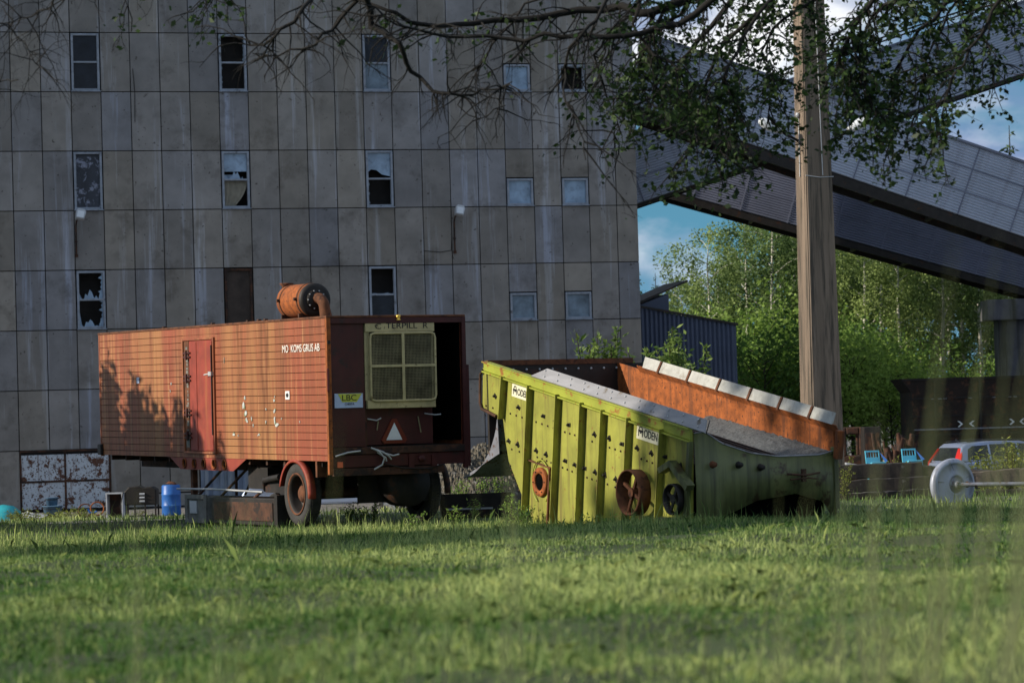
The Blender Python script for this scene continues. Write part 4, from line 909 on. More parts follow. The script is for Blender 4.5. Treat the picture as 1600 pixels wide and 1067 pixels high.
# ------------------------------------------------------------------ foliage builders
def crown_points(rng, n, blobs):
    """points spread in the shells of several ellipsoids: (cx,cy,cz,rx,ry,rz)"""
    w = np.array([b[3] * b[4] * b[5] for b in blobs]) ** .67; w /= w.sum(); idx = rng.choice(len(blobs), n, p=w); B = np.array(blobs)[idx]
    d = rng.normal(size=(n, 3)); d /= np.linalg.norm(d, axis=1)[:, None]; r = (rng.random(n) ** .45)[:, None]
    return B[:, :3] + d * r * B[:, 3:]
def birch_mesh(seed, H, spread, n=15000, leaf=.125, m='leaf_birch', bare=.12, col_w=1.0):
    rng = np.random.default_rng(seed); rr = random.Random(seed)
    root = bpy.data.objects.new('birch_tree', None); COL.objects.link(root)
    t = MB(); pts = [Vector((0, 0, -.2))]; lean = (rr.uniform(-.03, .03), rr.uniform(-.03, .03))
    for i in range(1, 9): z = H * i / 8; pts.append(Vector((lean[0] * z + rr.uniform(-.06, .06), lean[1] * z + rr.uniform(-.06, .06), z)))
    r0 = .011 * H + .03; t.tube(pts, [r0 * (1 - .92 * i / 8) for i in range(9)], 7); blobs = []
    nb = 26
    for i in range(nb):
        f = bare + (1 - bare) * (i + .5) / nb; z = H * f; a = i * 2.4 + rr.uniform(-.4, .4)
        ln = spread * (.14 + 1.05 * math.sin(pi * min(1, (1 - f) * 1.15 + .08)) ** .8) * rr.uniform(.6, 1.15); b = Vector((lean[0] * z, lean[1] * z, z))
        e = b + Vector((cos(a) * ln, sin(a) * ln, ln * rr.uniform(.3, .8))); md = (b + e) / 2 + Vector((0, 0, .1 * ln)); t.tube([b, md, e], [r0 * .35 * (1 - f) + .015, .014, .006], 5)
        blobs.append((e.x, e.y, e.z, .45 * ln + .15, .45 * ln + .15, .50 * ln + .2)); blobs.append((md.x, md.y, md.z - .1, .38 * ln, .38 * ln, .34 * ln + .1))
        if rr.random() < .5: blobs.append((e.x, e.y, e.z - .5 * ln, .28 * ln, .28 * ln, .7 * ln))
    blobs.append((lean[0] * H, lean[1] * H, H, .3, .3, .7))
    t.build('trunk', MT['birch_bark'] if m == 'leaf_birch' else MT['bark'], root)
    C = crown_points(rng, n, blobs); C = C[C[:, 2] > H * bare * .6]
    # clumps: thin out by a cheap 3d pattern so gaps show
    k = np.sin(C[:, 0] * 2.6 + seed) * np.sin(C[:, 1] * 2.9 + 1) * np.sin(C[:, 2] * 2.3 + 2 * seed); C = C[k + .18 * rng.normal(size=len(C)) > -.12]
    V = leaves(rng, C, leaf, .5, .6, .25); tint = np.clip(.45 + .25 * rng.normal(size=len(C)) + .25 * np.sin(C[:, 2] * 1.3 + C[:, 0] * 1.7 + seed), 0, 1)
    quads_mesh('crown', V, None, tint, MT[m], root); return root
def spruce_mesh(seed, H, rad, n=6000, needle=.16):
    rng = np.random.default_rng(seed); root = bpy.data.objects.new('spruce_tree', None); COL.objects.link(root)
    MB().tube([(0, 0, -.2), (0, 0, H * .5), (0, 0, H)], [.012 * H + .03, .007 * H + .02, .01], 7).build('trunk', MT['bark'], root)
    f = 1 - np.sqrt(rng.random(n)) ; f = f * .95 + .03; tier = np.floor(f * 22) / 22 + .0; a0 = rng.random(n) * 2 * pi; q = np.round(a0 / (2 * pi) * 11) / 11 * 2 * pi + tier * 40; a = q + rng.normal(size=n) * .18
    r = rad * (1 - tier) ** .85 * (rng.random(n) ** .6) * (1 + .25 * np.sin(q * 3 + tier * 17)); z = H * (tier + .02) - r * .28 + rng.normal(size=n) * .06
    C = np.stack([r * np.cos(a), r * np.sin(a), z], 1); V = leaves(rng, C, needle, .3, .35, .5)
    quads_mesh('crown', V, None, np.clip(.4 + .3 * rng.normal(size=n), 0, 1), MT['leaf_spruce'], root); return root
def place(root, x, y, z, s, rz, label, cat, group, first=False, sz=None):
    o = root if first else copy_tree(root); o.location = (x, y, z); o.scale = (s, s, sz or s); o.rotation_euler = (0, 0, rz); tag(o, label, cat, group); return o

def forest():
    rr = random.Random(21)
    birches = [birch_mesh(31, 12, 1.55), birch_mesh(32, 11, 1.6), birch_mesh(33, 12.5, 1.35), birch_mesh(34, 10, 1.15)]
    spr = [spruce_mesh(41, 9, 1.7), spruce_mesh(42, 10, 1.6)]
    used = set()
    def put(lst, k, *a):
        key = (id(lst), k); f = key not in used; used.add(key); place(lst[k], *a, first=f)
    base = gz(130)
    kinds = ['tall pale green birch in the wood behind the galleries', 'slender birch with drooping crown in the wood behind the galleries', 'dense dark green birch in the wood behind the galleries']
    # (px of trunk, D, height m, variant)
    spec = [(1018, 139, 7.6, 1), (1040, 138, 8.0, 1), (1075, 134, 8.7, 3), (1094, 137, 8.4, 1), (1114, 130, 10.6, 0), (1140, 139, 9.6, 1), (1175, 133, 11.6, 2), (1210, 129, 12.2, 0), (1245, 136, 12.2, 1), (1285, 131, 11.4, 3), (1322, 137, 12.4, 2), (1352, 128, 11.2, 0), (1385, 134, 12.4, 1), (1415, 127, 11.0, 2), (1448, 135, 12.2, 3), (1478, 129, 11.2, 0), (1510, 133, 12.0, 1), (1540, 128, 11.0, 2), (1572, 134, 12.0, 3), (1605, 130, 11.4, 0), (1640, 133, 12, 1), (1000, 142, 7.0, 2), (1300, 146, 13, 2), (1370, 147, 13, 1), (1440, 148, 13, 0), (1510, 147, 13, 3), (1230, 146, 12.4, 2), (1160, 148, 10, 1), (1580, 147, 13, 2), (1405, 141, 12.5, 1), (1340, 142, 12.2, 3), (1490, 140, 12.4, 2), (1550, 141, 12.2, 1), (1270, 141, 12.2, 2)]
    for i, (px, D, h, v) in enumerate(spec):
        H0 = [12, 11, 12.5, 10][v]; s = h / H0; x = (px - 800 - 9) / FPX * D
        lab = ('crooked-topped tall birch standing clear against the white cloud' if px == 1112 else 'low birch beside the factory corner, behind the blue shed' if px in (1040,) else kinds[i % 3])
        put(birches, v, x, D, base, s * 1.0, rr.uniform(0, 6), lab, 'birch tree', 'birches in the wood behind the galleries')
    for px, D, h, v in ((1007, 126, 9.2, 0), (1036, 133, 9.2, 1), (1062, 140, 9.7, 0), (985, 130, 9.6, 1)):
        s = h / [9, 10][v]; x = (px - 809) / FPX * D
        put(spr, v, x, D, base, s, rr.uniform(0, 6), {1007: 'dark spruce half hidden by the factory corner', 1036: 'small pointed spruce just right of the factory corner', 1062: 'pointed spruce further right against the blue sky', 985: 'dark spruce behind the factory corner'}[px], 'spruce tree', 'spruces beside the factory')
    # a spruce top over the nearest gallery at the far right
    put(spr, 1, (1588 - 800) / FPX * 150, 150, base, 1.72, 1.0, 'spruce top showing above the gallery roof at the right edge', 'spruce tree', 'spruces beside the factory')
    # undergrowth bushes in front of the wood
    bushes = [birch_mesh(51, 4.2, 1.5, 10000, .11, 'leaf_bush', .02), birch_mesh(52, 3.6, 1.7, 10000, .11, 'leaf_bush', .02)]
    for b in bushes: b.name = 'leafy_bush'
    for i, (px, D, h, v) in enumerate([(1160, 118, 4.4, 0), (1195, 116, 5.0, 1), (1232, 119, 4.6, 0), (1180, 123, 5.8, 1), (1222, 124, 5.6, 0), (1335, 117, 4.8, 1), (1368, 120, 4.4, 0), (1400, 118, 3.8, 1), (1350, 124, 5.4, 0), (1390, 125, 4.6, 1), (1430, 122, 3.6, 0), (1470, 124, 3.2, 1), (1510, 122, 3.4, 0), (1550, 124, 3.0, 1), (1590, 121, 3.8, 0), (1320, 122, 5.0, 0), (1285, 120, 4.6, 1), (1258, 121, 5, 0), (1055, 122, 5, 1), (1090, 121, 4.6, 0), (1125, 120, 4.6, 1)]):
        s = h / [4.2, 3.6][v]; put(bushes, v, (px - 809) / FPX * D, D, base, s, rr.uniform(0, 6), 'bright green leafy bush at the foot of the wood', 'bush', 'bushes at the foot of the wood')
forest()

# shade trees standing left of the view: their shadows fall across the grass and the trailer
def shade_trees():
    rr = random.Random(5)
    YS = -1.7
    big = birch_mesh(61, 18, 2.5, 22000, .38, 'leaf_bush', .06); big.name = 'broad_leaf_tree'
    tg = SUN.z / math.hypot(SUN.x, SUN.y)
    lst = [(-20, 34.6, 1.05, 1.2), (-27, 33.0, 1.15, 1.35), (-35, 31.8, 1.3, 1.55), (-15.5, 37.0, .6, .6), (-12.5, 37.6, .42, .42), (-23.5, 36.6, .95, 1.25), (-31, 34.2, 1.2, 1.45), (-14, 41, .38, .38), (-40, 34.5, 1.4, 1.5), (-21.5, 32.0, .85, 1.1), (-29.5, 30.5, 1.0, 1.35)]
    for i, (x, y, s, sz_) in enumerate(lst):
        place(big, x, y + YS, gz(y), s, i * 1.3, 'broad leafy tree standing left of the view, shading the grass', 'tree', 'leafy trees left of the view', first=i == 0, sz=sz_)
    sp = spruce_mesh(71, 8, 1.9, 16000, .26)
    # (along the trailer side, shadow top z, distance towards the sun)
    n = 0
    for (al, z, t, w) in ((10.75, 3.35, 11, 1.0), (9.3, 2.95, 12, .9), (8.6, 2.6, 14, 1.1), (7.8, 2.35, 11.5, 1.0), (6.9, 2.5, 13, .8), (6.1, 2.2, 14.5, .8), (4.9, 1.75, 13, .6)):
        p = T0 + Vector((-sin(YAW), cos(YAW), 0)) * al; h = z + .0137 * al; hv = Vector((SUN.x, SUN.y)).normalized()
        x = p.x + hv.x * t; y = p.y + hv.y * t; top = h + t * tg
        g = gz(y); s = (top - g) / 8
        place(sp, x, y, g, s * w * 1.5, n, 'pointed young spruce standing left of the trailer', 'spruce tree', 'young spruces left of the trailer', first=n == 0, sz=s); n += 1
shade_trees()

# ------------------------------------------------------------------ overhanging tree at the top of the view
def overhanging_tree():
    rng = random.Random(17); nr = np.random.default_rng(17)
    root = thing('overhanging_tree', (8.2, 31, gz(31)), 'gnarled tree reaching in from the right with bare twigs and dark leaves overhead', 'tree')
    O = root.location
    def W_(x, y, D): return at(x, y, D) - O
    wood = MB(); twigs = MB(); leafpts = []
    trunk_top = Vector((0, 0, 9.5))
    wood.tube([(0, 0, -.3), (.1, .1, 3), (-.1, 0, 6), trunk_top, (0, .3, 12)], [.30, .24, .2, .15, .08], 12)
    hub = Vector((-.1, 0, 6.4))
    limbs = [  # pixel paths, first point near the trunk (off frame)
        ([(1500, -160), (1300, -90), (1130, -20), (1020, 20), (940, 10), (840, 28), (740, 42), (660, 40), (600, 15), (520, -12)], 31, .085, .5),
        ([(1130, -20), (1060, 40), (980, 60), (880, 55), (790, 62), (700, 60), (620, 38), (560, 5)], 30, .05, .35),
        ([(560, -20), (585, 40), (620, 70), (645, 115), (675, 142), (720, 148), (770, 140), (800, 128)], 29.4, .045, .3),
        ([(520, -30), (470, 15), (430, 60), (400, 75), (370, 68)], 29, .035, .2),
        ([(560, 0), (520, 40), (500, 62), (470, 78), (430, 88), (395, 84)], 30, .03, .2),
        ([(900, -40), (820, 10), (770, 70), (745, 110), (715, 165), (745, 185), (790, 165)], 31, .02, .3),
        ([(1200, -60), (1110, 40), (1060, 110), (1020, 150), (985, 165), (960, 150)], 31.5, .045, .8),
        ([(1300, -80), (1180, 20), (1120, 80), (1090, 160), (1085, 220), (1075, 262)], 32, .04, 1),
        ([(1250, -60), (1160, 60), (1130, 120), (1150, 170), (1130, 230), (1110, 270)], 30.5, .03, 1),
        ([(980, -40), (930, 30), (905, 60), (880, 110), (885, 160), (905, 200), (915, 250)], 29.6, .028, .35),
        ([(1050, -30), (960, 40), (930, 90), (945, 150), (965, 190), (960, 215)], 32.5, .025, .6),
        ([(1500, -120), (1380, -20), (1330, 40), (1310, 100), (1340, 150), (1380, 185)], 31, .045, 1),
        ([(1600, -100), (1500, -10), (1440, 50), (1400, 110), (1395, 170), (1390, 235)], 32, .04, 1),
        ([(1640, -90), (1570, -10), (1530, 60), (1490, 120), (1470, 180), (1460, 230)], 30.5, .03, 1),
        ([(1560, -60), (1480, 20), (1450, 90), (1440, 150), (1425, 200)], 32, .025, 1), ([(1420, -60), (1350, 20), (1300, 60), (1310, 130), (1350, 170), (1370, 215)], 31.5, .025, .9), ([(1700, -80), (1600, -20), (1560, 10), (1540, 60), (1550, 100)], 31.5, .03, .9),
        ([(1120, -60), (1060, 20), (1010, 60), (1000, 110), (1040, 150), (1050, 200)], 31, .03, 1), ([(1480, -80), (1420, -10), (1360, 20), (1340, 80), (1350, 120), (1330, 160)], 31, .03, 1), ([(1020, -60), (990, 20), (1000, 70), (1060, 110), (1110, 150), (1130, 200)], 30, .03, 1), ([(1400, -90), (1290, -10), (1220, 30), (1190, 80), (1210, 130), (1200, 190)], 33, .035, 1),
        ([(1150, -60), (1050, 0), (1000, 90), (1030, 130), (1070, 150), (1085, 185)], 33.5, .03, .9),
        ([(400, -40), (330, -10), (300, 20)], 30, .015, .6), ([(250, -40), (200, -10), (205, 50)], 29, .012, .5),
        ([(170, -40), (100, -5), (60, 15), (30, 30), (0, 35), (-40, 40)], 28, .016, .15),
        ([(-60, 60), (10, 40), (40, 70), (68, 108)], 28, .012, .05), ([(-60, 140), (0, 127), (28, 125)], 28, .01, 0)]
    def spawn(path, r, leafy, depth, dens=1.0):
        """twigs growing off a path"""
        n = len(path)
        Ls = sum((path[i + 1] - path[i]).length for i in range(n - 1))
        k = int(Ls * (8.5 if depth == 0 else 8) * dens * (1 if leafy > .55 else .85))
        for _ in range(k):
            t = rng.random() * (n - 1); i = min(int(t), n - 2); p = path[i].lerp(path[i + 1], t - i); d = (path[i + 1] - path[i]).normalized()
            rd = Vector((rng.gauss(0, 1), rng.gauss(0, .8), rng.gauss(-.45, .8))).normalized()
            v = (d * rng.uniform(.2, .9) + rd * .9).normalized(); ln = (rng.uniform(.3, 1.0) if depth == 0 else rng.uniform(.12, .45)) * (.75 + .15 * (leafy < .5))
            pts = [p]; m = 5
            for s_ in range(m):
                v = (v + Vector((rng.gauss(0, .22), rng.gauss(0, .22), rng.gauss(-.10, .2)))).normalized(); pts.append(pts[-1] + v * ln / m)
            r_ = min(r * .5, .011 if depth == 0 else .005); twigs.tube(pts, [r_ * (1 - .75 * j / m) for j in range(m + 1)], 4 if depth else 5, cap=False)
            if depth < 1: spawn(pts, r_, leafy, depth + 1)
            elif leafy > 0:
                for s_ in range(1, m + 1):
                    q = int(3.2 * leafy * rng.random() + (leafy > .7) * .55)
                    for _q in range(q): leafpts.append(pts[s_] + Vector((rng.gauss(0, .035), rng.gauss(0, .035), rng.gauss(-.01, .035))))
    for pix, D, r, leafy in limbs:
        P_ = [W_(x, y, D + rng.uniform(-.5, .5) + .25 * i * (1 if D > 31 else -1) * .3) for i, (x, y) in enumerate(pix)]
        # subdivide + wobble
        Q = []
        for a, b in zip(P_, P_[1:]):
            for j in range(3): Q.append(a.lerp(b, j / 3) + Vector((rng.gauss(0, .018), rng.gauss(0, .03), rng.gauss(0, .018))))
        Q.append(P_[-1]); n = len(Q)
        if pix[0][1] < -70: wood.tube([hub, (hub + Q[0]) / 2 + Vector((0, 0, .5)), Q[0]], [.13, .09, r], 8)
        wood.tube(Q, [max(.006, .78 * r * (1 - .8 * i / (n - 1))) for i in range(n)], 7); spawn(Q, r, leafy, 0, 1.25 if leafy > .75 else 1.0)
    wood.build('trunk_and_limbs', MT['bark_unlit'], root); twigs.build('twigs', MT['bark_unlit'], root)
    C = np.array([tuple(p) for p in leafpts]); V = leaves(nr, C, .066, .8, .62, .35); tint = np.clip(.3 + .3 * nr.normal(size=len(C)), 0, 1)
    quads_mesh('foliage', V, None, tint, MT['leaf_branch'], root)
    print('overhang leaves', len(C), 'twig faces', len(twigs.f))
overhanging_tree()

# ------------------------------------------------------------------ shrubs, weeds
def leafy_stems(name, x, y, H, nst, leaf, m, label, cat, group, seed, spreadv=.35, dens=26, z=None):
    rng = random.Random(seed); nr = np.random.default_rng(seed); z = gz(y) - .03 if z is None else z
    o = thing(name, (x, y, z), label, cat, group); st = MB(); pts = []
    for i in range(nst):
        a = rng.random() * 2 * pi; sp = spreadv * rng.uniform(.3, 1); h = H * rng.uniform(.55, 1); p = [Vector((.06 * cos(a), .06 * sin(a), 0))]
        for k in range(1, 6): t = k / 5; p.append(Vector((sp * cos(a) * t + rng.gauss(0, .02), sp * sin(a) * t + rng.gauss(0, .02), h * t)))
        st.tube(p, [.012 * (1 - .12 * k) * (H ** .5) for k in range(6)], 4)
        for k in range(int(dens * h)):
            t = .15 + .85 * rng.random(); j = min(int(t * 5), 4); q = p[j].lerp(p[j + 1], t * 5 - j); pts.append(q + Vector((rng.gauss(0, leaf * .4), rng.gauss(0, leaf * .4), rng.gauss(0, leaf * .3))))
    st.build('stems', MT['bark'], o); C = np.array([tuple(p) for p in pts]); V = leaves(nr, C, leaf, .6, .36, -.5); quads_mesh('foliage', V, None, np.clip(.5 + .3 * nr.normal(size=len(C)), 0, 1), MT[m], o); return o
ORD = ['first', 'second', 'third', 'fourth', 'fifth', 'sixth', 'seventh', 'eighth', 'ninth', 'tenth'] + [f'{i}th' if i % 10 not in (1, 2, 3) or i < 20 else f'{i}' + {1: 'st', 2: 'nd', 3: 'rd'}[i % 10] for i in range(11, 60)]
rr = random.Random(77)
for i, (px, py, D, w, lab) in enumerate([(938, 508, 62, .55, 'bright green willow shrub behind the far end of the lime machine, left one'), (1032, 500, 60, .75, 'tallest bright green willow shrub rising behind the lime machine'), (1070, 535, 63, .5, 'lower willow shrub in front of the blue shed')]):
    p = at(px, py, D); leafy_stems('willow_shrub', p.x, D, p.z - gz(D), 22, .13, 'leaf_willow', lab, 'shrub', 'willow shrubs behind the lime machine', 90 + i, w, 60)
# weeds along the factory foot and between the machines
for i in range(34):
    px = rr.choice([rr.uniform(0, 150), rr.uniform(0, 450)]); D = rr.uniform(66, 88); x = (px - 800) / FPX * D
    leafy_stems('weed_clump', x, D, rr.uniform(.2, .40), 12, .06, 'leaf_weed', 'yellow-green weed clump in the gravel before the factory wall', 'weed', 'weeds before the factory wall', 200 + i, .28, 40)
for i, (px, D, h) in enumerate([(1545, 62, 1.05), (1570, 61, 1.2), (1595, 63, 1.1), (1530, 64, .9), (1610, 62, 1.2), (1558, 65, 1.0), (1580, 66, 1.1)]):
    leafy_stems('tall_weed', (px - 800) / FPX * D, D, h, 14, .085, 'leaf_weed', 'tall yellow-green weed between the axle and the parked car', 'weed', 'tall weeds by the parked car', 260 + i, .35, 45)
for i, (px, D, h) in enumerate([(788, 49.0, .6), (800, 48.2, .5), (812, 48, .42), (1310, 58, .9), (1392, 62, .95), (1405, 63, .9), (705, 50, .35), (640, 49, .3), (905, 45, .3), (935, 44.6, .3), (960, 44.3, .28), (555, 52, .4), (575, 53, .45), (540, 53, .4), (735, 53, .4), (715, 63.8, .8), (748, 63.6, .9), (775, 63.9, .9), (760, 62, .5), (700, 63, .6)]):
    leafy_stems('weed_clump', (px - 800) / FPX * D, D, h, 10, .05, 'leaf_weed' if i in (3, 4, 5) else 'leaf_bush', 'green weed clump growing at the foot of the machines', 'weed', 'weeds at the foot of the machines', 300 + i, .22, 60)

# ------------------------------------------------------------------ grass
def grass():
    nr = np.random.default_rng(1)
    def gzv(y): return np.interp(y, [-60, 0, 10, 20, 29, 32, 37, 42, 58, 66, 76, 88, 140], [.9, .9, .84, .68, .52, .42, .10, .02, 0, -.2, -.62, -.80, -.85])
    def blades(n, y0, y1, h, w, hv=.35, lean=.45, keep=None, pw=1.0):
        y = y0 + (y1 - y0) * nr.random(n) ** pw; x = (nr.random(n) * 2 - 1) * (.19 * y + 1.3)
        # uneven cover: patchy height and colour
        pt = np.sin(x * 1.3 + y * .7) * np.sin(y * 1.1 - x * .6) + .6 * np.sin(x * 3.1 + 2) * np.sin(y * 2.7); pt2 = np.sin(x * .55 - y * .35 + 1) * np.sin(y * .42 + x * .3)
        if keep is not None: k = keep(x, y); x, y, pt, pt2 = x[k], y[k], pt[k], pt2[k]
        n = len(x); z = gzv(y) + lump(x, y) - .02 - np.where(y > 40, .03, 0)
        H = h * (1 + hv * nr.normal(size=n)).clip(.3, 2.2) * (1 + .35 * pt.clip(-1, 1)); a = nr.random(n) * 2 * pi; b = nr.random(n) * 2 * pi
        ln = np.abs(nr.normal(size=n)) * lean; dx, dy = np.cos(b) * ln, np.sin(b) * ln; wx, wy = np.cos(a) * w / 2, np.sin(a) * w / 2
        P0 = np.stack([x - wx, y - wy, z], 1); P1 = np.stack([x + wx, y + wy, z], 1)
        m = np.stack([x + dx * H * .35, y + dy * H * .35, z + H * .6], 1); W2 = np.stack([wx, wy, wx * 0], 1) * .75; T = np.stack([x + dx * H, y + dy * H, z + H * (1 - .25 * ln.clip(0, 1.5))], 1)
        tint = np.clip(.24 + .18 * nr.normal(size=n) + .26 * pt2 + .20 * pt, 0, 1); dry = nr.random(n) < .07 + .22 * (pt2 > .25); tint[dry] = np.clip(tint[dry] + .5, 0, 1)
        return np.stack([P0, P1, m + W2, T, m - W2], 1), tint
    obst = lambda x, y: ~(((x > -9.5) & (x < 6) & (y > 52)) & (nr.random(len(x)) < .5))
    parts = [blades(90000, 5.5, 20, .06, .008, lean=.8), blades(120000, 14, 34.5, .06, .009, lean=.8), blades(80000, 33, 50, .09, .011, lean=.6), blades(26000, 48, 72, .12, .016, keep=obst), blades(1500, 6, 34, .16, .006, lean=.4), blades(2600, 34, 50, .22, .010, lean=.35), blades(900, 37, 60, .28, .010, lean=.35)]
    V = np.concatenate([p[0] for p in parts]); t = np.concatenate([p[1] for p in parts])
    o = quads_mesh('grass', V, None, t, MT['grass']); tag(o, 'short rough meadow grass in the foreground with dry blades', 'grass', kind='stuff')
    # dry seed stalks very near the camera
    st = []; tt = []
    spec = [(1330, 640, 880, 4.6), (1352, 600, 880, 5.2), (1372, 690, 880, 5.6), (1398, 560, 890, 4.4), (1418, 330, 900, 4.2), (1432, 420, 900, 5.0), (1446, 600, 900, 4.8), (1470, 520, 900, 4.3), (1492, 590, 900, 5.0), (1512, 350, 880, 4.0), (1530, 300, 880, 4.6), (1552, 420, 880, 4.2), (1500, 620, 900, 5.6), (1340, 700, 900, 4.1), (1200, 700, 900, 4.6), (1270, 690, 900, 4.4), (318, 700, 920, 3.8), (1068, 750, 930, 4.2), (1058, 770, 930, 4.6), (700, 740, 920, 4.8), (770, 800, 930, 5.5), (812, 640, 900, 5.2), (510, 640, 900, 4.6), (875, 800, 930, 5), (1255, 790, 910, 4.6), (1385, 780, 900, 5.4), (205, 720, 900, 4.4), (1350, 770, 900, 6.2), (1370, 790, 900, 6.0), (1100, 790, 900, 6.5), (430, 790, 920, 6), (90, 800, 920, 6), (620, 810, 930, 7), (960, 800, 930, 7), (1180, 800, 920, 8), (1300, 800, 920, 8), (1450, 790, 920, 8)]
    rs = random.Random(3)
    for (px, ytop, yb, D) in spec:
        for j in range(rs.choice([1, 2])):
            lean = rs.uniform(-.03, .12) * (1 if px > 1000 else .6); lean += rs.uniform(-.04, .16) * (px > 1300); top = at(px + lean * 900 + rs.uniform(-8, 8), ytop + rs.uniform(0, 40), D); base = Vector((at(px, yb, D).x, D, gz(D)))
            w = rs.uniform(.003, .0048) if ytop < 720 else .003; D *= 1.35; side = Vector((w, 0, 0)); md = base.lerp(top, .55) + Vector((rs.uniform(-.05, .01), 0, 0))
            st.append([base - side, base + side, md + side * .8, top, md - side * .8]); tt.append(rs.uniform(.45, .95))
    V = np.array([[tuple(v) for v in q] for q in st]); o = quads_mesh('tall_grass_stalks', V, None, np.array(tt), MT['stalk']); tag(o, 'tall thin grass stalks rising close to the viewer', 'grass', kind='stuff')
grass()

# ------------------------------------------------------------------ smaller things
def onground(D): return gz(D) - .03
def car(label, x, y, rz, group='parked silver estate cars'):
    o = thing('parked_car', (x, y, onground(y)), label, 'car', group, rz=rz)
    # local: +x = forwards, y across, z up; length 4.8
    W2 = .92
    low = [(-2.38, .34), (-2.40, .62), (-2.36, .95), (-1.0, 1.0), (.95, .98), (1.25, .95), (2.2, .80), (2.38, .62), (2.36, .30)]
    def loft(sections):
        """sections: (halfwidth, polygon) low to high"""
    b = MB(); n = len(low)
    L_ = [(x_, -W2 * (.94 if abs(x_) > 2.1 else 1), z_) for x_, z_ in low]; Rr = [(x_, -y_, z_) for x_, y_, z_ in L_]
    b.add(L_ + Rr, [tuple(range(n)), tuple(range(2 * n - 1, n - 1, -1))] + [(i, i + n, (i + 1) % n + n, (i + 1) % n) for i in range(n)])
    bo = b.build('body', MT['carpaint'], o, bevel=.06)
    # cabin: tapers to the roof
    bot = [(-2.30, .96), (1.25, .96)]; roof = [(-1.92, 1.50), (-1.0, 1.55), (-.1, 1.53), (.35, 1.45)]
    c = MB(); wb, wr = .86, .66
    ring = [(-2.30, .95), (-2.05, 1.40), (-1.92, 1.49), (-1.0, 1.545), (-.1, 1.53), (.38, 1.44), (1.28, .95)]
    def hw(z): return wb + (wr - wb) * (z - .95) / .6
    Lv = [(x_, -hw(z_), z_) for x_, z_ in ring]; Rv = [(x_, hw(z_), z_) for x_, z_ in ring]; n = len(ring)
    c.add(Lv + Rv, [tuple(range(n)), tuple(range(2 * n - 1, n - 1, -1))] + [(i, i + n, (i + 1) % n + n, (i + 1) % n) for i in range(n)]); c.build('cabin', MT['carpaint'], o, bevel=.05)
    def pane(poly, name='window'):
        for sgn in (-1, 1):
            vs = [(x_, sgn * (hw(z_) + .006), z_) for x_, z_ in poly]; g = MB(); g.add(vs, [tuple(range(len(vs))) if sgn < 0 else tuple(range(len(vs) - 1, -1, -1))]); g.build(name, MT['carglass'], o)
    pane([(-1.95, 1.02), (-1.22, 1.02), (-1.22, 1.44), (-1.72, 1.42), (-1.88, 1.33)]); pane([(-1.15, 1.02), (-.28, 1.02), (-.28, 1.46), (-1.15, 1.455)]); pane([(-.21, 1.02), (.92, 1.02), (.38, 1.37), (.1, 1.45), (-.21, 1.46)])
    g = MB(); g.add([(-2.275, -.70, 1.0), (-2.275, .70, 1.0), (-2.06, .60, 1.38), (-2.06, -.60, 1.38)], [(0, 1, 2, 3)]); g.v = [(a - .012, b_, c_) for a, b_, c_ in g.v]; g.build('rear_window', MT['carglass'], o)
    g = MB(); g.add([(1.22, -.76, .99), (1.22, .76, .99), (.42, .66, 1.42), (.42, -.66, 1.42)], [(0, 3, 2, 1)]); g.v = [(a + .02, b_, c_ + .012) for a, b_, c_ in g.v]; g.build('windscreen', MT['carglass'], o)
    for sgn in (-1, 1):
        t = MB(); a = [(-2.40, sgn * .78, .70), (-2.36, sgn * .78, .98), (-2.12, sgn * .62, 1.36), (-2.02, sgn * .70, 1.34), (-2.20, sgn * .90, .98), (-2.22, sgn * .93, .70)]
        t.add(a + [(x_ + .05, y_ * .97, z_) for x_, y_, z_ in a], [(0, 1, 4, 5), (1, 2, 3, 4), (6, 11, 10, 7), (7, 10, 9, 8), (0, 6, 7, 1), (1, 7, 8, 2), (2, 8, 9, 3), (3, 9, 10, 4), (4, 10, 11, 5), (5, 11, 6, 0)]); 
        t.v = [(a_ - .02, b_ * 1.012, c_) for a_, b_, c_ in t.v]; t.build('tail_light', MT['taillight'], o)
        MB().box((.75, sgn * .9 - .1 * (sgn < 0), 1.0), (.92, sgn * .9 + .1 * (sgn > 0), 1.13)).build('mirror', MT['carpaint'], o, bevel=.03)
        MB().tube([(-1.85, sgn * .64, 1.54), (-1.0, sgn * .66, 1.585), (.1, sgn * .66, 1.565)], .016, 6).build('roof_rail', MT['plastic_dk'], o)
        for xx in (-1.42, 1.42):
            w = bpy.data.objects.new('wheel', None); COL.objects.link(w); w.parent = o; w.location = (xx, sgn * .84, .33)
            MB().lathe([(.22, .09), (.30, .10), (.33, .06), (.33, -.08), (.3, -.1)], (0, 0, 0), (0, sgn, 0), 32).build('tyre', MT['tyre'], w)
            q = MB().lathe([(.225, .09), (.21, .07), (.20, .02)], (0, 0, 0), (0, sgn, 0), 32); q.lathe([(.06, .09), (0, .095)], (0, 0, 0), (0, sgn, 0), 16)
            for i in range(7): q.box((-.022, .06, .04), (.022, .085, .21), M=Matrix.Rotation(2 * pi * i / 7, 4, 'Y') @ Matrix.Scale(sgn, 4, (0, 1, 0)))
            q.build('rim', MT['chrome'], w)
    MB().box((-2.43, -.30, .62), (-2.405, .30, .76)).build('number_plate', MT['white'], o)
    MB().box((-2.46, -.84, .36), (-2.38, .84, .56)).build('rear_bumper', MT['carpaint'], o, bevel=.03)
    MB().tube([(-1.8, 0, 1.52), (-1.86, 0, 1.62)], .02, 6).build('aerial', MT['plastic_dk'], o)
    return o
pc = at(1480, 690, 84); car('silver-blue estate car with red tail lights parked behind the timbers at the right', pc.x + 2.15, 85.6, R(20))
car('silver car with spoked wheels half hidden behind the box trailer', -4.35, 72, R(180 - 8))

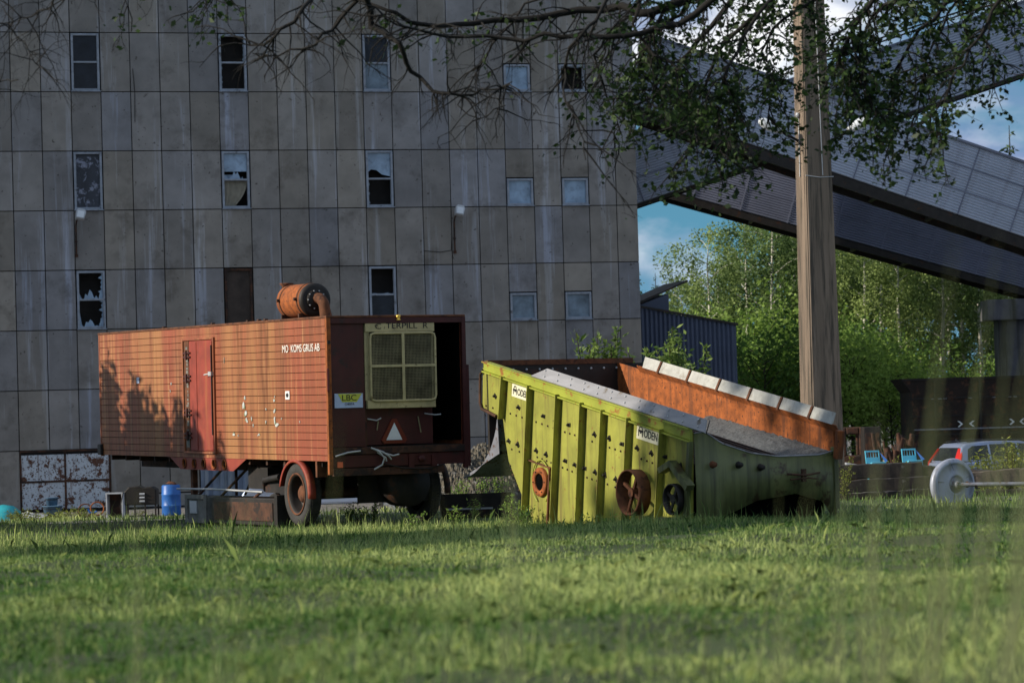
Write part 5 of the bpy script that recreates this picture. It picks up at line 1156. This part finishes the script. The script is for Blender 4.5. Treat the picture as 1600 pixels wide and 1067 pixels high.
def disc_axle():
    p = at(1490, 757, 55); o = thing('wheel_axle', (p.x, 55, onground(55)), 'large pale grey-blue spoked disc on a long steel axle lying in the grass', 'axle', rz=R(16))
    cz = p.z - onground(55); ax = Vector((.20, -.98, 0)).normalized()
    # facing right and slightly to the viewer
    d = MB().lathe([(.48, -.10), (.505, -.02), (.48, .02), (.45, .03), (.41, .06), (.40, .02), (.20, .10), (.17, .10), (.15, .04)], (0, 0, cz), ax, 48); d.build('disc', MT['disc'], o)
    MB().lathe([(.48, -.11), (.0, -.12)], (0, 0, cz), ax, 48).build('disc_back', MT['disc'], o)
    MB().lathe([(.165, .05), (.15, .085), (.09, .09), (.075, .16), (.045, .18)], (0, 0, cz), ax, 24).build('hub', MT['disc_in'], o)
    u = ax.orthogonal().normalized(); w = ax.cross(u)
    for i in range(5):
        a = 2 * pi * i / 5 + .3; v = u * cos(a) + w * sin(a); sp = MB(); sp.tube([Vector((0, 0, cz)) + ax * .085 + v * .19, Vector((0, 0, cz)) + ax * .035 + v * .395], .008, 5); sp.build('spoke', MT['disc_in'], o)
    q = Vector((0, 0, cz)) + ax * .12; sh = MB().tube([q, q + Vector((.9, -.5, -.01)), q + Vector((2.6, -1.3, -.03))], [.042, .038, .04], 14); sh.build('axle_shaft', MT['steel_dark'] if False else MT['disc_in'], o)
    MB().lathe([(.06, 0), (.06, .05)], q + Vector((.15, -.05, 0)), (.95, -.3, 0), 14).build('collar', MT['rust'], o)
disc_axle()

def timber(pa, pb, D0, D1, th, w, label, m='timber', seed=0):
    a = at(pa[0], pa[1], D0); b = at(pb[0], pb[1], D1); d = b - a; L_ = d.length; rr_ = random.Random(seed)
    o = MB(); n = 14; vs = []
    for i in range(n + 1):
        x = L_ * i / n; j = [rr_.uniform(-.012, .012) for _ in range(8)]
        vs += [(x, -w / 2 + j[0], -th + j[1]), (x, w / 2 + j[2], -th + j[3]), (x, w / 2 + j[4], 0 + j[5]), (x, -w / 2 + j[6], 0 + j[7])]
    o.add(vs, [(i * 4 + k, i * 4 + (k + 1) % 4, (i + 1) * 4 + (k + 1) % 4, (i + 1) * 4 + k) for i in range(n) for k in range(4)] + [(3, 2, 1, 0), (n * 4, n * 4 + 1, n * 4 + 2, n * 4 + 3)])
    ob = o.build('timber_beam', MT[m], bevel=.015); ob.location = a; ob.rotation_euler = (0, -math.asin(d.z / L_), math.atan2(d.y, d.x)); tag(ob, label, 'beam', 'old timber beams right of the lime machine'); return ob
timber((1296, 727), (1440, 722), 59.6, 59.6, .30, .30, 'topmost dark timber beam beside the lime machine', seed=1)
timber((1296, 752), (1470, 742), 59.0, 59.0, .26, .30, 'second dark timber beam of the stack', seed=2)
timber((1290, 773), (1465, 762), 58.4, 58.4, .26, .32, 'third dark timber beam of the stack, above the grass', seed=3)
timber((1285, 792), (1475, 785), 57.6, 57.6, .24, .3, 'lowest dark timber beam sunk in the grass', seed=4)
timber((1515, 738), (1620, 729), 59.5, 59.5, .30, .3, 'greyed timber beam behind the axle shaft', 'timber_grey', 5)
timber((1430, 726), (1560, 736), 61.5, 60.3, .26, .28, 'dark timber beam lying behind the pale disc', 'timber', 6)
timber((1500, 768), (1620, 762), 59.5, 59.5, .28, .3, 'dark timber beam under the axle shaft', 'timber', 7)

def plastic_crate(px, py, D, label, s=1.0):
    p = at(px, py, D); o = thing('plastic_crate', (p.x, D, p.z - .8), label, 'crate', 'light blue plastic chairs', rz=R(14), rx=R(-12))
    o.name = 'plastic_chair'; o['category'] = 'chair'; o['group'] = 'light blue plastic chairs'
    b = MB(); w = .36 * s
    b.box((0, 0, .0), (.03, .03, .8)).box((w, 0, .0), (w + .03, .03, .8)).box((.03, 0, .76), (w, .03, .80)).box((.03, .0, .56), (w, .03, .62)).box((.03, 0, .34), (w, .03, .38))
    for i in range(1, 5): b.box((w * i / 5, .006, .62), (w * i / 5 + .012, .024, .76)); b.box((w * i / 5, .006, .38), (w * i / 5 + .012, .024, .56)) if i in (1, 4) else None
    b.box((.03, 0, .44), (w, .03, .56))
    b.build('backrest', MT['cyan'], o, bevel=.004)
    MB().box((0, -.4, .38), (w + .03, -.002, .42)).build('seat', MT['cyan'], o, bevel=.01)
    for x in (0, w):
        for y in (-.38, -.03): MB().box((x, y, -.12), (x + .03, y + .03, .38)).build('leg', MT['cyan'], o)
    MB().add([(w + .035, .0, .75), (w + .10, -.05, .6), (w + .13, -.3, .45), (w + .035, -.3, .42)], [(0, 1, 2, 3)]).build('armrest', MT['barrel'], o)
plastic_crate(1355, 703, 74, 'light blue plastic chair behind the timbers, nearer the lime machine')
plastic_crate(1412, 700, 74, 'light blue plastic chair behind the timbers, nearer the parked car')

def dark_hopper():
    p = at(1408, 592, 108); g = onground(108); o = thing('steel_hopper', (p.x, 108, g), 'large dark rusty steel hopper wagon behind the parked car', 'hopper', rz=R(2))
    H = p.z - g
    b = MB().prism([(0, H), (.38, H - .52), (.38, .3), (9, .3), (9, H)], 1, 0, 2.6); b.build('hull', MT['rust_dark'] if False else mat('very_dark_steel', (.018, .010, .007), .8, 0, .5, 1.2, patch=(.07, .028, .014), pamt=.46), o)
    r = MB()
    for z in (H - .08, H - .78, H - 1.45, H - 2.15): r.box((.3 if z < H - .5 else .02, -.05, z), (9, -.002, z + .05))
    for x in (1.2, 2.9, 4.6, 6.3): r.box((x, -.08, .3), (x + .08, -.052, H - .1))
    r.build('stiffener', MT['steel_dark'], o)
    MB().box((.4, -.09, H - 1.95), (9, -.055, H - 1.90)).build('side_line', MT['disc_in'], o)
    k = MB()
    for x0, x1, z in ((2.15, 2.6, H - 1.75), (4.1, 4.5, H - 1.72)):
        for (cx, s) in ((x0, -1), (x1, 1)):
            k.prism([(cx + s * .1, z - .11), (cx - s * .03, z), (cx + s * .1, z + .11), (cx + s * .02, z + .11), (cx - s * .11, z), (cx + s * .02, z - .11)] if s > 0 else [(cx + s * .1, z - .11), (cx + s * .02, z - .11), (cx - s * .11, z), (cx + s * .02, z + .11), (cx + s * .1, z + .11), (cx - s * .03, z)], 1, -.095, -.085)
    k.build('chevron_marks', MT['white'], o)
    k = MB()
    for x in (1.1, 1.35, 1.55, 2.5, 3.4, 4.0, 4.2): k.box((x, -.06, H - .80), (x + .14, -.055, H - .775))
    k.build('worn_edge', MT['disc_in'], o)
    for x in (1.5, 3.5, 5.5, 7.5): MB().box((x, .1, 0), (x + .3, 2.5, .3)).build('bearer', MT['steel_dark'], o)
dark_hopper()

def scrap():
    def put(name, px0, px1, ytop, D, label, cat, fn):
        a = at(px0, ytop, D); b = at(px1, ytop, D); g = onground(D); o = thing(name, (a.x, D, g), label, cat, 'scrap in front of the wood'); fn(o, b.x - a.x, a.z - g); return o
    def cab(o, w, h):
        m = MB(); m.box((0, 0, 0), (w, 1.5, h * .52)).box((0, 0, h * .52), (w * .22, .1, h)).box((w * .78, 0, h * .52), (w, .1, h)).box((w * .22, 0, h * .88), (w * .78, .1, h)).box((0, 1.4, h * .52), (w * .15, 1.5, h)).box((w * .85, 1.4, h * .52), (w, 1.5, h)).box((0, .1, h * .96), (w, 1.5, h)); m.build('cab_shell', MT['rust_dark'], o, bevel=.04)
        MB().prism([(w * .1, h * .42), (w * .9, h * .36), (w * .85, h * .25), (w * .15, h * .28)], 1, -.25, -.002).build('bumper', MT['lampbody'], o, bevel=.04)
    def block(o, w, h):
        m = MB(); m.box((0, 0, 0), (w, .9, h)); m.build('casing', MT['steel_dark'], o, bevel=.03)
        MB().box((w * .1, -.04, h * .1), (w * .9, -.002, h * .9)).build('cover_plate', MT['rust_dark'], o, bevel=.01)
    def heap(o, w, h):
        r_ = random.Random(3); m = MB()
        for i in range(26):
            a = Vector((r_.uniform(0, w), r_.uniform(-.3, .6), 0)); b = a + Vector((r_.uniform(-.5, .5), r_.uniform(-.2, .2), h * r_.uniform(.6, 1))); m.tube([a, b], r_.uniform(.03, .12), 7)
        m.build('bent_pipes', MT['rust_dark'], o)
        m = MB()
        for i in range(8):
            x = r_.uniform(0, w * .8); z = r_.uniform(0, h * .6); m.box((x, -.1, z), (x + r_.uniform(.2, .5), .5, z + r_.uniform(.15, .4)), M=Matrix.Rotation(r_.uniform(-.2, .2), 4, 'Y'))
        m.build('crushed_boxes', MT['steel_dark'], o)
    put('scrapped_cab', 1314, 1350, 668, 98, 'rusty scrapped vehicle cab shell with an empty window behind the mast', 'scrap cab', cab)
    put('scrap_cabinet', 1349, 1376, 667, 97, 'plain dark steel cabinet in the scrap behind the timbers', 'scrap cabinet', block)
    put('scrap_heap', 1376, 1424, 676, 96, 'tangled heap of dark rusty pipes and boxes', 'scrap heap', heap)
scrap()

# ---- things at the foot of the factory
def barrel():
    p = at(267, 757, 88); g = onground(88); o = thing('blue_barrel', (p.x, 88, g), 'bright blue plastic barrel with a rusty lid near the trailer leg', 'barrel'); h = p.z - g
    MB().lathe([(.0, 0), (.27, 0), (.295, .06), (.29, h * .3), (.305, h * .32), (.29, h * .35), (.29, h * .66), (.305, h * .69), (.29, h * .71), (.28, h - .03), (.25, h), (.0, h)], (0, 0, 0), n=30).build('body', MT['barrel'], o)
    MB().lathe([(.0, .06), (.1, .06), (.17, .0), (.2, -.01)], (.03, -.05, h + .03), (.15, 0, 1), 16).build('rusty_lid', MT['rust'], o)
barrel()
def cabinet():
    p = at(196, 762, 76); q = at(246, 762, 76); g = onground(76); w = q.x - p.x; h = p.z - g; o = thing('old_generator', (p.x, 76, g), 'dark old generator with rounded hood standing on thin legs', 'generator')
    prof = [(0, h * .52), (w, h * .52), (w, h * .95), (w * .85, h * 1.02), (w * .6, h * 1.0), (w * .45, h * 1.05), (w * .15, h * 1.03), (0, h * .9)]
    MB().prism(prof, 1, -.3, .3).build('hood', MT['steel_dark'], o, bevel=.03)
    for x in (.02, w * .3, w * .62, w - .05):
        MB().box((x, -.28, 0), (x + .04, -.24, h * .52)).build('leg', MT['steel_dark'], o)
    MB().box((0, -.29, h * .2), (w, -.25, h * .24)).box((0, .24, 0), (.04, .28, h * .52)).box((w - .04, .24, 0), (w, .28, h * .52)).build('frame_rail', MT['steel_dark'], o)
    for z in (.62, .72, .82): MB().tube([(w * .48, -.31, h * z), (w * .64, -.31, h * z)], .03, 8).build('vent', MT['lampbody'], o)
    MB().tube([(-.02, -.3, h * .9), (-.1, -.32, h * .5), (-.05, -.3, .05), (.2, -.32, .02)], .015, 6).build('cable', MT['steel_dark'], o)
cabinet()
def frame_box():
    p = at(165, 770, 84); q = at(192, 770, 84); g = onground(84); w = q.x - p.x; h = p.z - g; o = thing('open_box', (p.x, 84, g), 'open square box with a pale rim leaning by the gate', 'box', rz=R(-4))
    MB().box((0, 0, 0), (.04, .4, h)).box((w - .04, 0, 0), (w, .4, h)).box((.04, 0, h - .04), (w - .04, .4, h)).box((.04, 0, 0), (w - .04, .4, .04)).build('rim', MT['lampbody'], o, bevel=.006)
    MB().box((.04, .36, .04), (w - .04, .39, h - .04)).build('back_panel', MT['rust_dark'], o)
frame_box()
def tub(px, py, D, r_, h, m, label, name='plastic_bucket', cat='bucket', group=None):
    p = at(px, py, D); o = thing(name, (p.x, D, p.z - h), label, cat, group)
    MB().lathe([(0, 0), (r_ * .8, 0), (r_ * .95, h * .95), (r_ * 1.05, h * .95), (r_ * 1.05, h), (r_ * .9, h), (r_ * .75, .03), (0, .03)], (0, 0, 0), n=26).build('pail', MT[m], o)
    MB().tube([(-r_, 0, h * .9), (-r_ * .7, -r_ * .8, h * .75), (0, -r_ * 1.1, h * .7), (r_ * .7, -r_ * .8, h * .75), (r_, 0, h * .9)], .008, 5).build('handle', MT['steel_dark'], o)
tub(82, 790, 86, .30, .33, 'bucket', 'wide dark blue tub under a smaller pail by the rusty gate', 'plastic_tub', 'tub')
tub(81, 777, 86, .20, .24, 'bucket', 'small blue-grey pail standing in the wide tub')
p = at(5, 788, 84); o = thing('teal_cover', (p.x, 84, onground(84)), 'teal plastic cover lying at the left edge by the wall', 'cover')
h_ = p.z - onground(84); MB().lathe([(.55, 0), (.5, h_ * .6), (.3, h_ * .9), (0, h_)], (0, 0, 0), n=24).build('shell', MT['teal'], o); MB().lathe([(.58, 0), (.58, .06), (.55, .06)], (0, 0, 0), n=24).build('rim', MT['white'], o)
p = at(50, 803, 82); ob = MB().add([(-.35, 0, 0), (.4, .1, 0), (.42, .1, .07), (.05, .05, .12), (-.15, .05, .19), (-.33, .05, .12)], [(0, 1, 2, 3, 4, 5)]).build('pale_sheet', MT['white']); ob.modifiers.new('s', 'SOLIDIFY').thickness = .02; ob.location = (p.x, 82, p.z - .1); tag(ob, 'crumpled pale plastic sheet lying left of the blue tub', 'sheet')
for i, (px, py, lab) in enumerate(((133, 800, 'thin rusty hoop leaning by the gate, left one'), (152, 797, 'rusty orange hoop leaning beside the open box'))):
    p = at(px, py, 83); k = 28; ob = MB().tube([(.19 * cos(2 * pi * j / k), 0, .19 * sin(2 * pi * j / k)) for j in range(k + 1)], .02, 6, cap=False).build('metal_hoop', MT['rust_orange' if i else 'rust']); ob.location = (p.x, 83, p.z + .05); ob.rotation_euler = (R(-15), 0, R(10)); tag(ob, lab, 'hoop', 'rusty hoops by the gate')
p = at(143, 800, 82); ob = MB().tube([(-.1, 0, .1), (-.05, 0, .0), (.05, .02, -.02), (.15, 0, .02)], .03, 7).build('blue_hose', MT['barrel']); ob.location = p; tag(ob, 'short piece of blue hose between the hoops', 'hose')

# ---- under and beside the trailer
def box_row():
    d = Vector((-sin(YAW), cos(YAW), 0)); n = Vector((cos(YAW), sin(YAW), 0))
    o = thing('wooden_crate', T0 + d * 5.5 - n * .05 + Vector((0, 0, 0)), 'weathered grey crate standing under the trailer beside the long box', 'crate', rz=YAW)
    MB().box((0, 0, .02), (.6, 1.1, .5)).build('casing', MT['crate'], o, bevel=.02)
    f = MB()
    for y in (.0, .95): f.box((-.03, y, 0), (-.002, y + .12, .54))
    f.box((-.03, .12, .46), (-.002, .95, .54)).box((-.03, .12, .0), (-.002, .95, .08)); f.build('slats', MT['crate'], o)
    f = MB().box((-.02, .5, .18), (-.002, .85, .42)); f.build('scuffed_label', MT['lampbody'], o)
    o = thing('steel_box', T0 + d * 2.35 - n * .02, 'long dark rusty steel box lying on the grass under the trailer', 'steel box', rz=YAW)
    MB().box((0, 0, .0), (.6, 3.0, .50)).build('casing', MT['steel_dark'], o, bevel=.02)
    MB().box((-.02, .1, .08), (-.002, 2.85, .42)).build('side_panel', MT['rust_dark'], o, bevel=.01)
    MB().box((-.02, -.12, -.02), (.62, -.002, .56)).build('end_frame', MT['steel_dark'], o)
box_row()

def rubble():
    a = at(740, 706, 66); g = onground(66); nr = random.Random(8); mb = MB(); nx, ny = 110, 70; vs = []
    for j in range(ny + 1):
        for i in range(nx + 1):
            u = i / nx * 2 - 1; v = j / ny * 2 - 1; r_ = max(0, 1 - (abs(u) ** 1.6 + abs(v) ** 2)); z = (a.z - g) * (r_ ** .7) * (1 + .25 * sin(u * 5 + 1) * sin(v * 4)); vs.append((u * 1.6, v * 2.0, z + (nr.uniform(-.03, .04) + .05 * sin(i * .9 + j * 1.7) * sin(j * .6 - i * .37)) * (r_ > 0) - .03))
    mb.add(vs, [(j * (nx + 1) + i, j * (nx + 1) + i + 1, (j + 1) * (nx + 1) + i + 1, (j + 1) * (nx + 1) + i) for j in range(ny) for i in range(nx)])
    o = mb.build('rubble_heap', mat('rubble', (.09, .078, .058), .95, 0, .5, 9, patch=(.17, .17, .165), pamt=.44, pscale=9, fleck=(.03, .028, .025), fscale=14, famt=.54, bump=1, bscale=20)); o.location = (a.x + .1, 66.5, g); tag(o, 'heap of brown and grey rubble between trailer and lime machine', 'rubble', kind='stuff')
    b = at(690, 772, 54); c = at(796, 770, 54); t = thing('steel_trough', (b.x, 54, onground(54)), 'low black steel trough on the ground between trailer and lime machine', 'trough', rz=R(3)); w = c.x - b.x; h = b.z - onground(54)
    MB().prism([(0, 0), (w, 0), (w + .05, h), (w, h), (w - .05, .05), (.05, .05), (0, h), (-.05, h)], 1, 0, .8).box((-.03, 0, h - .06), (w + .03, .03, h)).box((0, .0, 0), (w, .02, h - .06)).build('trough_body', MT['steel_dark'], t)
    MB().box((.1, -.025, h * .35), (w * .75, -.003, h * .42)).build('worn_strip', MT['lampbody'], t)
rubble()

# distant utility wires over the right
w = MB().tube([(16, 92, 12.4), (26, 90, 10.9), (60, 84, 8)], .012, 5).tube([(16, 92, 13.9), (26, 90, 12.0), (60, 84, 9)], .012, 5).build('overhead_wires', MT['steel_dark']); tag(w, 'two thin overhead wires crossing above the gallery at the right', 'wire')

# ------------------------------------------------------------------ lettering as meshes, labels that single out look-alikes
bpy.context.view_layer.update()
dg = bpy.context.evaluated_depsgraph_get()
for o in [o for o in S.objects if o.type == 'FONT']:
    me = bpy.data.meshes.new_from_object(o.evaluated_get(dg)); n_ = bpy.data.objects.new('lettering', me); COL.objects.link(n_)
    n_.parent = o.parent; n_.matrix_local = o.matrix_local.copy(); bpy.data.objects.remove(o)
def screen_x(o): return o.location.x / o.location.y
def relabel(group, noun, rows, tail):
    """rows: depth limits splitting the group into named rows; the ordinal counts from the left inside a row"""
    it = [o for o in S.objects if o.get('group') == group and 'category' in o.keys()]
    for lo, hi, rn in rows:
        q = sorted([o for o in it if lo <= o.location.y < hi], key=screen_x)
        for i, o in enumerate(q):
            k = noun if isinstance(noun, str) else noun[i % len(noun)]
            o['label'] = f'{k}, {ORD[i]} from the left {rn}{tail}'
relabel('birches in the wood behind the galleries', 'tall pale green birch', [(0, 132, 'in the front row'), (132, 140.5, 'in the middle row'), (140.5, 400, 'in the back row')], ' of the wood')
relabel('bushes at the foot of the wood', 'bright green leafy bush', [(0, 121.5, 'among the nearer ones'), (121.5, 400, 'among the farther ones')], ' below the birches')
relabel('weeds at the foot of the machines', 'green weed clump', [(0, 46, 'along the lime side plate'), (46, 51, 'beside the trough and lime tail'), (51, 100, 'under the trailer and by the timbers')], '')
relabel('tall weeds by the parked car', 'tall yellow-green weed', [(0, 400, 'between the axle and the parked car')], '')
relabel('weeds before the factory wall', 'yellow-green weed clump', [(0, 72, 'in the nearest row before the factory'), (72, 80, 'in the middle row before the factory'), (80, 400, 'in the row along the factory foot')], '')
relabel('young spruces left of the trailer', 'pointed young spruce outside the left of the view', [(0, 400, 'beside the trailer')], '')
relabel('leafy trees left of the view', 'broad leafy tree outside the left of the view', [(0, 400, 'shading the grass')], '')
